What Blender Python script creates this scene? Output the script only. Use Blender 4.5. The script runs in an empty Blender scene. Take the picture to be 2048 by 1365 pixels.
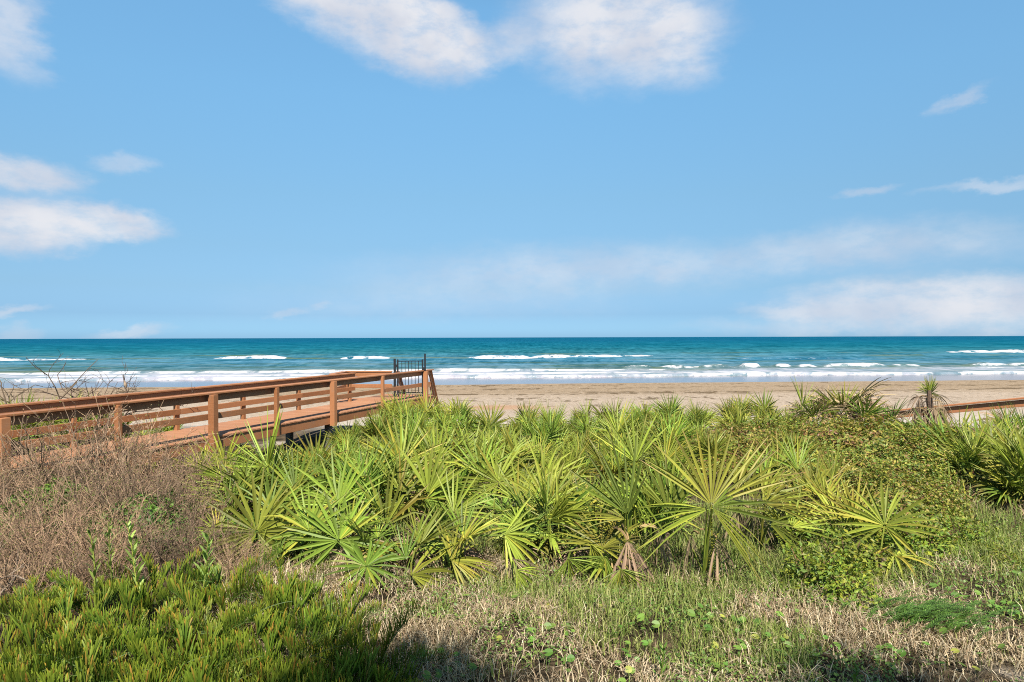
import bpy, math, random
import numpy as np
from mathutils import Matrix, Vector
R = math.radians
scene = bpy.context.scene
col = scene.collection

# ------------------------------------------------------------------ camera
CAM_Z, F = 1.85, 1365.0            # eye height; focal length in photo pixels (2048 wide)
cd = bpy.data.cameras.new('camera'); cam = bpy.data.objects.new('camera', cd); col.objects.link(cam)
cd.sensor_width = 36.0; cd.lens = 36.0 * F / 2048
cd.clip_start = 0.05; cd.clip_end = 80000
cam.matrix_world = Matrix.Translation((0, 0, CAM_Z)) @ Matrix.Rotation(R(90 - 0.30), 4, 'X') @ Matrix.Rotation(R(-0.168), 4, 'Z')
scene.camera = cam

# ------------------------------------------------------------------ exposure, sun
scene.view_settings.view_transform = 'Standard'; scene.view_settings.look = 'None'
scene.view_settings.exposure = 1.05; scene.view_settings.gamma = 1.0
SUN_EL, SUN_AZ = R(51), R(173)      # azimuth of the sun from +Y towards +X: behind the camera
sd = bpy.data.lights.new('sun', 'SUN'); sd.energy = 5.0; sd.angle = R(0.53); sd.color = (1.0, 0.95, 0.86)
sun = bpy.data.objects.new('sun', sd); col.objects.link(sun)
sv = Vector((math.sin(SUN_AZ) * math.cos(SUN_EL), math.cos(SUN_AZ) * math.cos(SUN_EL), math.sin(SUN_EL)))
sun.rotation_euler = sv.to_track_quat('Z', 'Y').to_euler(); sun.location = sv * 50
scene.cycles.max_bounces = 6; scene.cycles.transparent_max_bounces = 4
scene.cycles.pixel_filter_type = 'BLACKMAN_HARRIS'; scene.cycles.filter_width = 1.05; scene.cycles.use_denoising = False
scene.cycles.diffuse_bounces = 3; scene.cycles.glossy_bounces = 2; scene.cycles.transmission_bounces = 3

# ------------------------------------------------------------------ node helpers
class NT:
    def __init__(s, tree): s.t = tree; tree.nodes.clear()
    def n(s, kind, **kw):
        x = s.t.nodes.new(kind)
        for k, v in kw.items(): setattr(x, k, v)
        return x
    def link(s, a, b): s.t.links.new(a, b)
    def put(s, sock, v):
        if hasattr(v, 'is_output'): s.link(v, sock)
        else: sock.default_value = v
    def math(s, op, a, b=0.0, c=None, clamp=False):
        x = s.n('ShaderNodeMath', operation=op, use_clamp=clamp)
        s.put(x.inputs[0], a); s.put(x.inputs[1], b)
        if c is not None: s.put(x.inputs[2], c)
        return x.outputs[0]
    def vmath(s, op, a, b=(0, 0, 0), out=0):
        x = s.n('ShaderNodeVectorMath', operation=op)
        s.put(x.inputs[0], a)
        if op != 'LENGTH': s.put(x.inputs[1], b)
        return x.outputs['Value'] if op in ('LENGTH', 'DOT_PRODUCT') else x.outputs[0]
    def mix(s, f, a, b, kind='MIX', clamp=False):
        x = s.n('ShaderNodeMix', data_type='RGBA', blend_type=kind, clamp_result=clamp)
        s.put(x.inputs[0], f); s.put(x.inputs[6], a); s.put(x.inputs[7], b)
        return x.outputs[2]
    def ramp(s, f, stops, interp='LINEAR'):
        x = s.n('ShaderNodeValToRGB'); x.color_ramp.interpolation = interp
        e = x.color_ramp.elements
        while len(e) < len(stops): e.new(0.5)
        for k, (p, c) in enumerate(stops):
            e[k].position = p; e[k].color = c if len(c) == 4 else (*c, 1)
        s.put(x.inputs[0], f); return x.outputs[0]
    def noise(s, vec, scale, detail=4, rough=0.55, out='Fac', dist=0.0):
        x = s.n('ShaderNodeTexNoise'); s.put(x.inputs['Vector'], vec)
        x.inputs['Scale'].default_value = scale; x.inputs['Detail'].default_value = detail
        x.inputs['Roughness'].default_value = rough; x.inputs['Distortion'].default_value = dist
        return x.outputs[out]
    def maprange(s, v, a, b, c=0.0, d=1.0, smooth=True):
        x = s.n('ShaderNodeMapRange', interpolation_type='SMOOTHSTEP' if smooth else 'LINEAR')
        s.put(x.inputs[0], v)
        for k, q in ((1, a), (2, b), (3, c), (4, d)): x.inputs[k].default_value = q
        return x.outputs[0]

# ------------------------------------------------------------------ sky
world = bpy.data.worlds.new('World'); scene.world = world; world.use_nodes = True
w = NT(world.node_tree)
sky = w.n('ShaderNodeTexSky', sky_type='NISHITA'); sky.sun_disc = False
sky.sun_elevation = SUN_EL; sky.sun_rotation = SUN_AZ; sky.altitude = 5; sky.air_density = 1.0; sky.dust_density = 0.5; sky.ozone_density = 1.5
tc = w.n('ShaderNodeTexCoord'); sp = w.n('ShaderNodeSeparateXYZ'); w.link(tc.outputs['Generated'], sp.inputs[0])
az = w.math('ARCTAN2', sp.outputs[0], sp.outputs[1]); el = w.math('ARCSINE', sp.outputs[2])
cmb = w.n('ShaderNodeCombineXYZ'); w.link(az, cmb.inputs[0]); w.link(el, cmb.inputs[1]); ae = cmb.outputs[0]
wc = w.noise(w.vmath('MULTIPLY', ae, (1, 2.2, 1)), 6.5, 7, 0.6, 'Color')
warp = w.vmath('MULTIPLY', w.vmath('SUBTRACT', wc, (0.5, 0.5, 0.5)), (0.13, 0.055, 0))
wc2 = w.noise(w.vmath('MULTIPLY', ae, (1, 1.6, 1)), 34, 6, 0.62, 'Color')
warp2 = w.vmath('MULTIPLY', w.vmath('SUBTRACT', wc2, (0.5, 0.5, 0.5)), (0.035, 0.02, 0))
p = w.vmath('ADD', w.vmath('ADD', ae, warp), warp2)
def azel(px, py):
    x, z = (px - 1024) / F, (675.5 - py) / F
    return math.atan2(x, 1), math.atan2(z, math.hypot(x, 1))
# (centre px, py, half width, half height, tilt, opacity, softness) as directions in the sky dome
CL = [(740, 15, 270, 90, -.30, 1.0, .75), (860, 75, 130, 90, -.3, .95, .7), (1240, 60, 240, 115, -.03, .95, .8), (1330, 105, 130, 70, -.3, .6, .9),
      (1000, 88, 110, 42, .1, .6, .9), (10, 50, 95, 105, .5, .65, .8), (30, 340, 165, 46, -.12, .85, .8), (250, 335, 80, 24, .08, .4, .9), (20, 450, 200, 66, .06, .95, .7), (210, 437, 160, 42, -.04, .9, .7),
      (1935, 205, 75, 20, .42, .45, .9), (1740, 388, 75, 15, .06, .42, .9), (1960, 376, 150, 15, .06, .42, .9),
      (1340, 552, 60, 30, .05, .25, .9), (1750, 500, 460, 60, .02, .50, 1.1), (1150, 540, 560, 66, .03, .50, 1.1), (900, 600, 520, 50, .02, .22, 1.1), (1790, 608, 340, 58, .03, .75, .8), (2000, 622, 240, 75, .02, .75, .85), (1620, 655, 300, 25, 0, .4, 1.0), (1560, 620, 130, 20, -.05, .4, .9),
      (30, 622, 75, 14, .1, .5, .9), (30, 660, 90, 16, 0, .35, .9), (270, 660, 100, 18, .25, .5, .9), (585, 628, 50, 12, .1, .32, .9), (650, 610, 40, 10, .1, .28, .9)]
mask = None
for px, py, hw, hh, tilt, op, soft in CL:
    a0, e0 = azel(px, py); k = 1 / (1 + ((px - 1024) / F) ** 2)
    d = w.vmath('SUBTRACT', p, (a0, e0, 0))
    ra, re = hw / F * k, hh / F * math.sqrt(k)
    rot = w.n('ShaderNodeVectorRotate', rotation_type='Z_AXIS'); w.link(d, rot.inputs[0]); rot.inputs['Angle'].default_value = -tilt
    L = w.vmath('LENGTH', w.vmath('MULTIPLY', rot.outputs[0], (1 / ra, 1 / re, 0)))
    m = w.math('MULTIPLY', w.maprange(L, 1.12, 1.12 - soft), op)
    if mask is None: mask = m
    else:  # screen
        mask = w.math('SUBTRACT', 1, w.math('MULTIPLY', w.math('SUBTRACT', 1, mask), w.math('SUBTRACT', 1, m)))
fine = w.noise(w.vmath('MULTIPLY', ae, (1, 2.0, 1)), 22, 8, 0.62)
mask = w.math('MULTIPLY', mask, w.maprange(fine, 0.25, 0.60, 0.55, 1.0), clamp=True)
TINT = [(-0.02, (0.469, 0.902, 1.712)), (0.011, (0.462, 0.867, 1.594)), (0.033, (0.406, 0.689, 1.215)), (0.07, (0.502, 0.734, 1.043)), (0.127, (0.644, 0.879, 1.043)), (0.199, (0.828, 1.119, 1.187)), (0.334, (1.129, 1.612, 1.627)), (0.447, (1.327, 1.924, 1.917)), (0.56, (1.2, 1.716, 1.701)), (0.75, (0.7, 0.92, 0.95)), (0.89, (0.6, 0.8, 0.85))]
tint = w.ramp(w.maprange(el, -.1, .9, smooth=False), [(q + .1, tuple(v * .5 for v in c_)) for q, c_ in TINT])
tint = w.mix(1.0, tint, (2, 2, 2, 1), 'MULTIPLY')
base = w.mix(1.0, sky.outputs[0], tint, 'MULTIPLY')
cshade = w.noise(w.vmath('MULTIPLY', ae, (1, 1.4, 1)), 9, 4, 0.5)
ccol = w.mix(w.maprange(cshade, 0.35, 0.65), (5.6, 6.0, 6.9, 1), (7.2, 7.3, 7.7, 1))
skyc = w.mix(mask, base, ccol)
bg = w.n('ShaderNodeBackground'); w.link(skyc, bg.inputs[0]); bg.inputs[1].default_value = 0.0545
wo = w.n('ShaderNodeOutputWorld'); w.link(bg.outputs[0], wo.inputs[0])

# ------------------------------------------------------------------ mesh helpers
def hash2(ix, iy, seed):
    n = (ix.astype(np.int64) * 374761393 + iy.astype(np.int64) * 668265263 + seed * 974634777) & 0x7fffffff
    n = ((n ^ (n >> 13)) * 1274126177) & 0x7fffffff
    return ((n ^ (n >> 16)) & 0xffff) / 65535.0
def vnoise(x, y, seed=0):
    x = np.asarray(x, float); y = np.asarray(y, float)
    ix, iy = np.floor(x), np.floor(y); fx, fy = x - ix, y - iy
    fx = fx * fx * (3 - 2 * fx); fy = fy * fy * (3 - 2 * fy)
    a, b = hash2(ix, iy, seed), hash2(ix + 1, iy, seed); c, d = hash2(ix, iy + 1, seed), hash2(ix + 1, iy + 1, seed)
    return (a * (1 - fx) + b * fx) * (1 - fy) + (c * (1 - fx) + d * fx) * fy
def fbm(x, y, seed=0, o=4):
    s, a, t = 0, 1, 0
    for k in range(o):
        s = s + a * vnoise(np.asarray(x) * 2 ** k, np.asarray(y) * 2 ** k, seed + k * 17); t += a; a *= 0.5
    return s / t
def sstep(x, a, b):
    t = np.clip((np.asarray(x, float) - a) / (b - a), 0, 1); return t * t * (3 - 2 * t)

def mesh(name, V, F, mat, colr=None, attrs=None, smooth=False):
    """V (n,3); F (m,k) array of faces with k corners."""
    V = np.asarray(V, np.float32); F = np.asarray(F, np.int32); m, k = F.shape
    me = bpy.data.meshes.new(name)
    me.vertices.add(len(V)); me.vertices.foreach_set('co', V.ravel())
    me.loops.add(m * k); me.loops.foreach_set('vertex_index', F.ravel())
    me.polygons.add(m); me.polygons.foreach_set('loop_start', np.arange(0, m * k, k, dtype=np.int32))
    me.polygons.foreach_set('use_smooth', np.full(m, bool(smooth)))
    if colr is not None:
        c = np.ones((len(V), 4), np.float32); c[:, :3] = colr
        me.attributes.new('Col', 'FLOAT_COLOR', 'POINT').data.foreach_set('color', c.ravel())
    for an, av in (attrs or {}).items():
        me.attributes.new(an, 'FLOAT', 'POINT').data.foreach_set('value', np.asarray(av, np.float32).ravel())
    me.materials.append(mat); me.update(calc_edges=True); me.validate()
    return me
class MB:
    """collects triangles/quads (quads only are stored; triangles repeat a corner-free face through T)"""
    def __init__(s): s.V, s.F, s.C, s.n = [], [], [], 0
    def add(s, V, F, C=None):
        V = np.asarray(V, float); F = np.asarray(F, int)
        if F.shape[1] == 4: F = np.concatenate([F[:, [0, 1, 2]], F[:, [0, 2, 3]]])
        s.V.append(V); s.F.append(F + s.n); s.n += len(V)
        if C is not None: s.C.append(np.broadcast_to(np.asarray(C, float), (len(V), 3)))
    def mesh(s, name, mat, smooth=False):
        return mesh(name, np.concatenate(s.V), np.concatenate(s.F), mat, np.concatenate(s.C) if s.C else None, smooth=smooth)
def link(name, me, parent=None, loc=(0, 0, 0), rot=(0, 0, 0), sc=1.0):
    o = bpy.data.objects.new(name, me); col.objects.link(o)
    if parent is not None: o.parent = parent
    o.location = loc; o.rotation_euler = rot; o.scale = (sc,) * 3 if np.isscalar(sc) else sc
    return o
def tag(o, label=None, cat=None, group=None, kind=None):
    for k, v in (('label', label), ('category', cat), ('group', group), ('kind', kind)):
        if v: o[k] = v
    return o
def thing(name, label, cat, loc, group=None, rotz=0.0, sc=1.0):
    return tag(link(name, None, None, loc, (0, 0, rotz), sc), label, cat, group)
BOXF = np.array([[0, 1, 3, 2], [4, 6, 7, 5], [0, 4, 5, 1], [2, 3, 7, 6], [0, 2, 6, 4], [1, 5, 7, 3]])
def box_verts(c, ax, ay, azv, hx, hy, hz):
    c, ax, ay, azv = (np.asarray(q, float) for q in (c, ax, ay, azv))
    return np.array([c + sx * hx * ax + sy * hy * ay + sz * hz * azv for sx in (-1, 1) for sy in (-1, 1) for sz in (-1, 1)])
def tube(mb, P, rad, sides=5, C=None):
    P = np.asarray(P, float); n = len(P); rad = np.broadcast_to(np.asarray(rad, float), (n,))
    T = np.gradient(P, axis=0); T /= np.linalg.norm(T, axis=1)[:, None] + 1e-9
    up = np.array([0.31, 0.17, 0.93]); A = np.cross(T, up); A /= np.linalg.norm(A, axis=1)[:, None] + 1e-9; B = np.cross(T, A)
    an = np.arange(sides) * 2 * np.pi / sides
    V = (P[:, None] + rad[:, None, None] * (np.cos(an)[None, :, None] * A[:, None] + np.sin(an)[None, :, None] * B[:, None])).reshape(-1, 3)
    i = np.arange(n - 1)[:, None] * sides; j = np.arange(sides)[None, :]; j2 = (j + 1) % sides
    Fq = np.stack([i + j, i + j2, i + sides + j2, i + sides + j], -1).reshape(-1, 4)
    mb.add(V, Fq, C)
    mb.add(V[-sides:], np.array([[0, k, k + 1] for k in range(1, sides - 1)]), C)

# ------------------------------------------------------------------ terrain shape
GD = [-30, 3, 5.5, 8, 11, 15, 20, 24, 28, 32, 36, 50, 66, 80, 140]
GZ = [0.1, 0.02, 0, -.04, -.22, -.52, -.92, -1.25, -1.75, -2.35, -2.60, -2.72, -2.80, -2.98, -4.5]
SEA = -2.80
def gz(x, y):
    x = np.asarray(x, float); y = np.asarray(y, float)
    s = np.where(y > 28, y - .075 * x * sstep(y, 28, 45), y)
    z = np.interp(s, GD, GZ)
    veg = 1 - sstep(y, 24, 32)
    z = z + veg * ((fbm(x * .45 + 3, y * .45, 5, 3) - .5) * .30)
    z = z + .30 * np.exp(-((x - 4.2) / 2.3) ** 2 - ((y - 9.2) / 2.2) ** 2) + .10 * np.exp(-((x - 8.5) / 3) ** 2 - ((y - 10.5) / 3) ** 2) + .22 * np.exp(-((x - 6.6) / 1.6) ** 2 - ((y - 14.2) / 1.6) ** 2)
    z = z - .68 * sstep(-x / np.maximum(y, 1), .16, .34) * (1 - sstep(-x / np.maximum(y, 1), .54, .62)) * sstep(y, 7.6, 10.5) * (1 - sstep(y, 17, 22))     # hollow the boardwalk crosses
    z = z + sstep(y, 27, 36) * (fbm(x * .6, y * .5, 9, 3) - .5) * .10 * (1 - sstep(s, 55, 66))
    return z
def at(px, D, dz=0.0):
    x = (px - 1024) / F * D
    return (x, D, float(gz(x, D)) + dz)

# ------------------------------------------------------------------ materials
ALB = 0.66          # one factor that sets every base colour against the exposure
def dim(c, k=ALB): return (c[0] * k, c[1] * k, c[2] * k, 1)
def newmat(name):
    m = bpy.data.materials.new(name); m.use_nodes = True; return m, NT(m.node_tree)
def finish(nt, sh, disp=None):
    o = nt.n('ShaderNodeOutputMaterial'); nt.link(sh, o.inputs[0])
def principled(nt, c, rough=0.6, spec=0.4, normal=None, metal=0.0):
    b = nt.n('ShaderNodeBsdfPrincipled'); nt.put(b.inputs['Base Color'], c); nt.put(b.inputs['Roughness'], rough)
    b.inputs['Specular IOR Level'].default_value = spec; b.inputs['Metallic'].default_value = metal
    if normal is not None: nt.link(normal, b.inputs['Normal'])
    return b.outputs[0]
def bump(nt, h, strength=0.4, dist=0.02):
    b = nt.n('ShaderNodeBump'); b.inputs['Strength'].default_value = strength; b.inputs['Distance'].default_value = dist
    nt.link(h, b.inputs['Height']); return b.outputs[0]
def leafmat(name, trans=0.3, rough=0.42, var=0.25, hue=0.025, spec=0.35):
    m, t = newmat(name)
    a = t.n('ShaderNodeAttribute', attribute_name='Col'); oi = t.n('ShaderNodeObjectInfo'); g = t.n('ShaderNodeNewGeometry')
    h = t.n('ShaderNodeHueSaturation'); t.link(a.outputs['Color'], h.inputs['Color'])
    t.link(t.math('ADD', t.math('MULTIPLY', t.math('SUBTRACT', oi.outputs['Random'], .5), 2 * hue), .5), h.inputs['Hue'])
    r2 = t.math('FRACT', t.math('MULTIPLY', oi.outputs['Random'], 7.31))
    ri = t.math('MULTIPLY', t.math('SUBTRACT', g.outputs['Random Per Island'], .5), .35)
    t.link(t.math('MULTIPLY', t.math('ADD', t.math('ADD', 1 - var, t.math('MULTIPLY', r2, 2 * var)), ri), ALB * 1.14), h.inputs['Value'])
    c = h.outputs[0]
    pr = principled(t, c, rough, spec)
    tr = t.n('ShaderNodeBsdfTranslucent'); t.link(t.mix(1.0, c, (1.15, 1.25, .6, 1), 'MULTIPLY'), tr.inputs[0])
    mx = t.n('ShaderNodeMixShader'); mx.inputs[0].default_value = trans; t.link(pr, mx.inputs[1]); t.link(tr.outputs[0], mx.inputs[2])
    finish(t, mx.outputs[0]); return m
M_FROND = leafmat('palmetto_leaf', .14, .50, .36, .035, .22)
M_LEAF = leafmat('shrub_leaf', .30, .5, .18, .02)
M_DEAD = leafmat('dry_leaf', .15, .75, .22, .02, .15)
M_GRASS = leafmat('grass_blade', .25, .6, .05, .01, .2)
M_COON = leafmat('coontie_leaf', .25, .5, .18, .02, .2)
m, t = newmat('twig_bark'); a = t.n('ShaderNodeAttribute', attribute_name='Col'); oi = t.n('ShaderNodeObjectInfo'); finish(t, principled(t, t.mix(1.0, a.outputs['Color'], t.mix(oi.outputs['Random'], (.42, .38, .34, 1), (.92, .78, .63, 1)), 'MULTIPLY'), .85, .2)); M_TWIG = m

def woodmat(name, c1, c2, rough=.6, scale=1.0):
    m, t = newmat(name); g = t.n('ShaderNodeTexCoord'); oi = t.n('ShaderNodeObjectInfo')
    v = g.outputs['Object']
    u = t.n('ShaderNodeUVMap')
    n1 = t.noise(t.vmath('MULTIPLY', v, (26, 26, 26)), 1.0, 5, .6)
    n2 = t.noise(t.vmath('MULTIPLY', v, (1.3, 1.3, 1.3)), 1.0, 3, .5)
    n3 = t.noise(t.vmath('MULTIPLY', v, (5, 5, 90)), 1.0, 3, .6)
    f = t.math('ADD', t.math('MULTIPLY', n1, .35), t.math('ADD', t.math('MULTIPLY', n2, .4), t.math('MULTIPLY', n3, .25)))
    g2 = t.n('ShaderNodeNewGeometry')
    f = t.math('ADD', f, t.math('MULTIPLY', t.math('SUBTRACT', g2.outputs['Random Per Island'], .5), .22))
    f = t.math('ADD', f, t.math('MULTIPLY', t.math('SUBTRACT', oi.outputs['Random'], .5), .26))
    c = t.mix(t.maprange(f, .30, .70), dim(c1), dim(c2))
    stain = t.noise(t.vmath('MULTIPLY', v, (2.2, 2.2, 2.2)), 1.0, 6, .7)
    c = t.mix(t.maprange(stain, .56, .74, 0, .35), c, dim((.30, .22, .16)))
    finish(t, principled(t, c, rough, .3, bump(t, n3, .25, .004))); return m
M_WOOD = woodmat('stained_wood', (.305, .122, .047, 1), (.49, .21, .09, 1))
M_DECK = woodmat('deck_wood', (.42, .19, .092, 1), (.53, .265, .135, 1), .7)
M_WOOD2 = woodmat('orange_wood', (.48, .17, .065, 1), (.58, .235, .10, 1))
M_PILE = woodmat('weathered_pile', (.10, .085, .07, 1), (.22, .20, .17, 1), .9)
m, t = newmat('black_metal'); finish(t, principled(t, (.012, .014, .016, 1), .35, .5)); M_METAL = m
m, t = newmat('pale_trunk'); g = t.n('ShaderNodeTexCoord'); n1 = t.noise(g.outputs['Object'], 30, 4)
finish(t, principled(t, t.mix(n1, (.06, .036, .023, 1), (.16, .11, .08, 1)), .9, .1, bump(t, n1, .6, .02))); M_TRUNK = m

# ------------------------------------------------------------------ ground: dune sand + litter + beach in one sheet
def build_ground():
    rows = np.concatenate([np.linspace(-14, 2, 18), np.linspace(2.2, 30, 150), np.linspace(30.5, 90, 150), np.linspace(92, 140, 12)])
    cols = np.sign(np.linspace(-1, 1, 301)) * np.abs(np.linspace(-1, 1, 301)) ** 1.35
    Y = rows[:, None] * np.ones(301); X = cols[None, :] * np.interp(rows, [-14, 30, 140], [22, 60, 190])[:, None]
    Z = gz(X, Y)
    n, k = X.shape
    i = (np.arange(n - 1)[:, None] * k + np.arange(k - 1)[None, :]).ravel()
    Fq = np.stack([i, i + 1, i + k + 1, i + k], -1)
    m, t = newmat('dune_and_beach_sand')
    g = t.n('ShaderNodeNewGeometry'); P = g.outputs['Position']
    sx = t.n('ShaderNodeSeparateXYZ'); t.link(P, sx.inputs[0])
    S = t.math('SUBTRACT', sx.outputs[1], t.math('MULTIPLY', sx.outputs[0], .075))
    nb = t.noise(P, .25, 4, .6); nf = t.noise(P, 3.0, 6, .65); nl = t.noise(t.vmath('MULTIPLY', P, (.10, 1, 1)), .55, 5, .6)
    ng = t.noise(P, 60, 2, .7)
    sand = t.mix(t.maprange(nf, .3, .7), (.43, .33, .24, 1), (.54, .43, .33, 1))
    sand = t.mix(t.maprange(S, 33, 41), t.mix(nf, (.56, .48, .40, 1), (.68, .59, .50, 1)), sand)
    damp = t.mix(t.maprange(nf, .3, .7), (.32, .23, .145, 1), (.43, .32, .215, 1))
    sand = t.mix(t.maprange(t.math('ADD', S, t.math('MULTIPLY', nl, 8)), 54, 62), sand, damp)
    # wrack lines: dark seaweed drifts lying along the tide marks
    tw = t.noise(t.vmath('MULTIPLY', P, (.05, .3, 1)), 1.0, 4, .6)
    Sw = t.math('ADD', S, t.math('MULTIPLY', t.math('SUBTRACT', tw, .5), 9))
    clump = t.noise(t.vmath('MULTIPLY', P, (.9, .5, 1)), 1.0, 6, .75)
    wr = None
    for c0, wd, th in ((56.0, 1.0, .44), (61.5, 1.2, .49), (66.0, 1.2, .50), (69.6, .9, .46), (50.0, 1.6, .53), (45.0, 1.4, .55)):
        band = t.math('SUBTRACT', 1, t.math('DIVIDE', t.math('ABSOLUTE', t.math('SUBTRACT', Sw, c0)), wd), clamp=True)
        q = t.math('MULTIPLY', t.maprange(band, 0, .6), t.maprange(clump, th, th + .07))
        wr = q if wr is None else t.math('MAXIMUM', wr, q)
    spk = t.math('MULTIPLY', t.maprange(t.noise(t.vmath('MULTIPLY', P, (1.7, .75, 1)), 1.0, 4, .75), .58, .63), t.maprange(S, 36, 50, .35, 1))
    wr = t.math('MAXIMUM', wr, t.math('MULTIPLY', spk, .6))
    sand = t.mix(t.math('MULTIPLY', wr, .8), sand, (.10, .062, .024, 1))
    # rusty patch of washed-up weed
    d = t.vmath('LENGTH', t.vmath('MULTIPLY', t.vmath('SUBTRACT', P, (-1.0, 44.0, 0)), (.22, .5, 0)))
    sand = t.mix(t.math('MULTIPLY', t.maprange(t.math('ADD', d, t.math('MULTIPLY', nf, .8)), 1.5, .7), .55), sand, (.50, .25, .12, 1))
    # litter under the dune plants
    lit = t.mix(t.maprange(nf, .35, .7), (.035, .025, .014, 1), (.17, .12, .07, 1))
    lit = t.mix(t.maprange(t.noise(P, 1.2, 3), .62, .75), lit, (.45, .38, .30, 1))
    edge = t.math('ADD', sx.outputs[1], t.math('MULTIPLY', nb, 5))
    c = t.mix(t.maprange(edge, 22, 27), lit, sand)
    wet = t.maprange(t.math('ADD', S, t.math('MULTIPLY', nl, 4)), 69.8, 71.2)
    c = t.mix(wet, c, (.20, .165, .13, 1))
    c = t.mix(1.0, c, (ALB, ALB, ALB, 1), 'MULTIPLY')
    h = t.math('ADD', t.math('MULTIPLY', nf, 1.0), t.math('MULTIPLY', ng, .2))
    bs = t.n('ShaderNodeBump'); t.link(h, bs.inputs['Height']); bs.inputs['Distance'].default_value = .14
    t.link(t.maprange(S, 66, 70, .9, 0.0), bs.inputs['Strength'])
    dry = principled(t, c, .95, .1, bs.outputs[0])
    gl = t.n('ShaderNodeBsdfGlossy'); gl.inputs['Roughness'].default_value = .12; gl.inputs[0].default_value = (.92, .90, .93, 1)
    mx = t.n('ShaderNodeMixShader'); t.link(t.math('MULTIPLY', wet, .72), mx.inputs[0]); t.link(dry, mx.inputs[1]); t.link(gl.outputs[0], mx.inputs[2])
    finish(t, mx.outputs[0])
    V = np.stack([X, Y, Z], -1).reshape(-1, 3)
    tag(link('ground', mesh('ground', V, Fq, m, smooth=True)), 'sandy dune running down to a flat tan beach with wet edge', 'ground', kind='structure')
build_ground()

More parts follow.
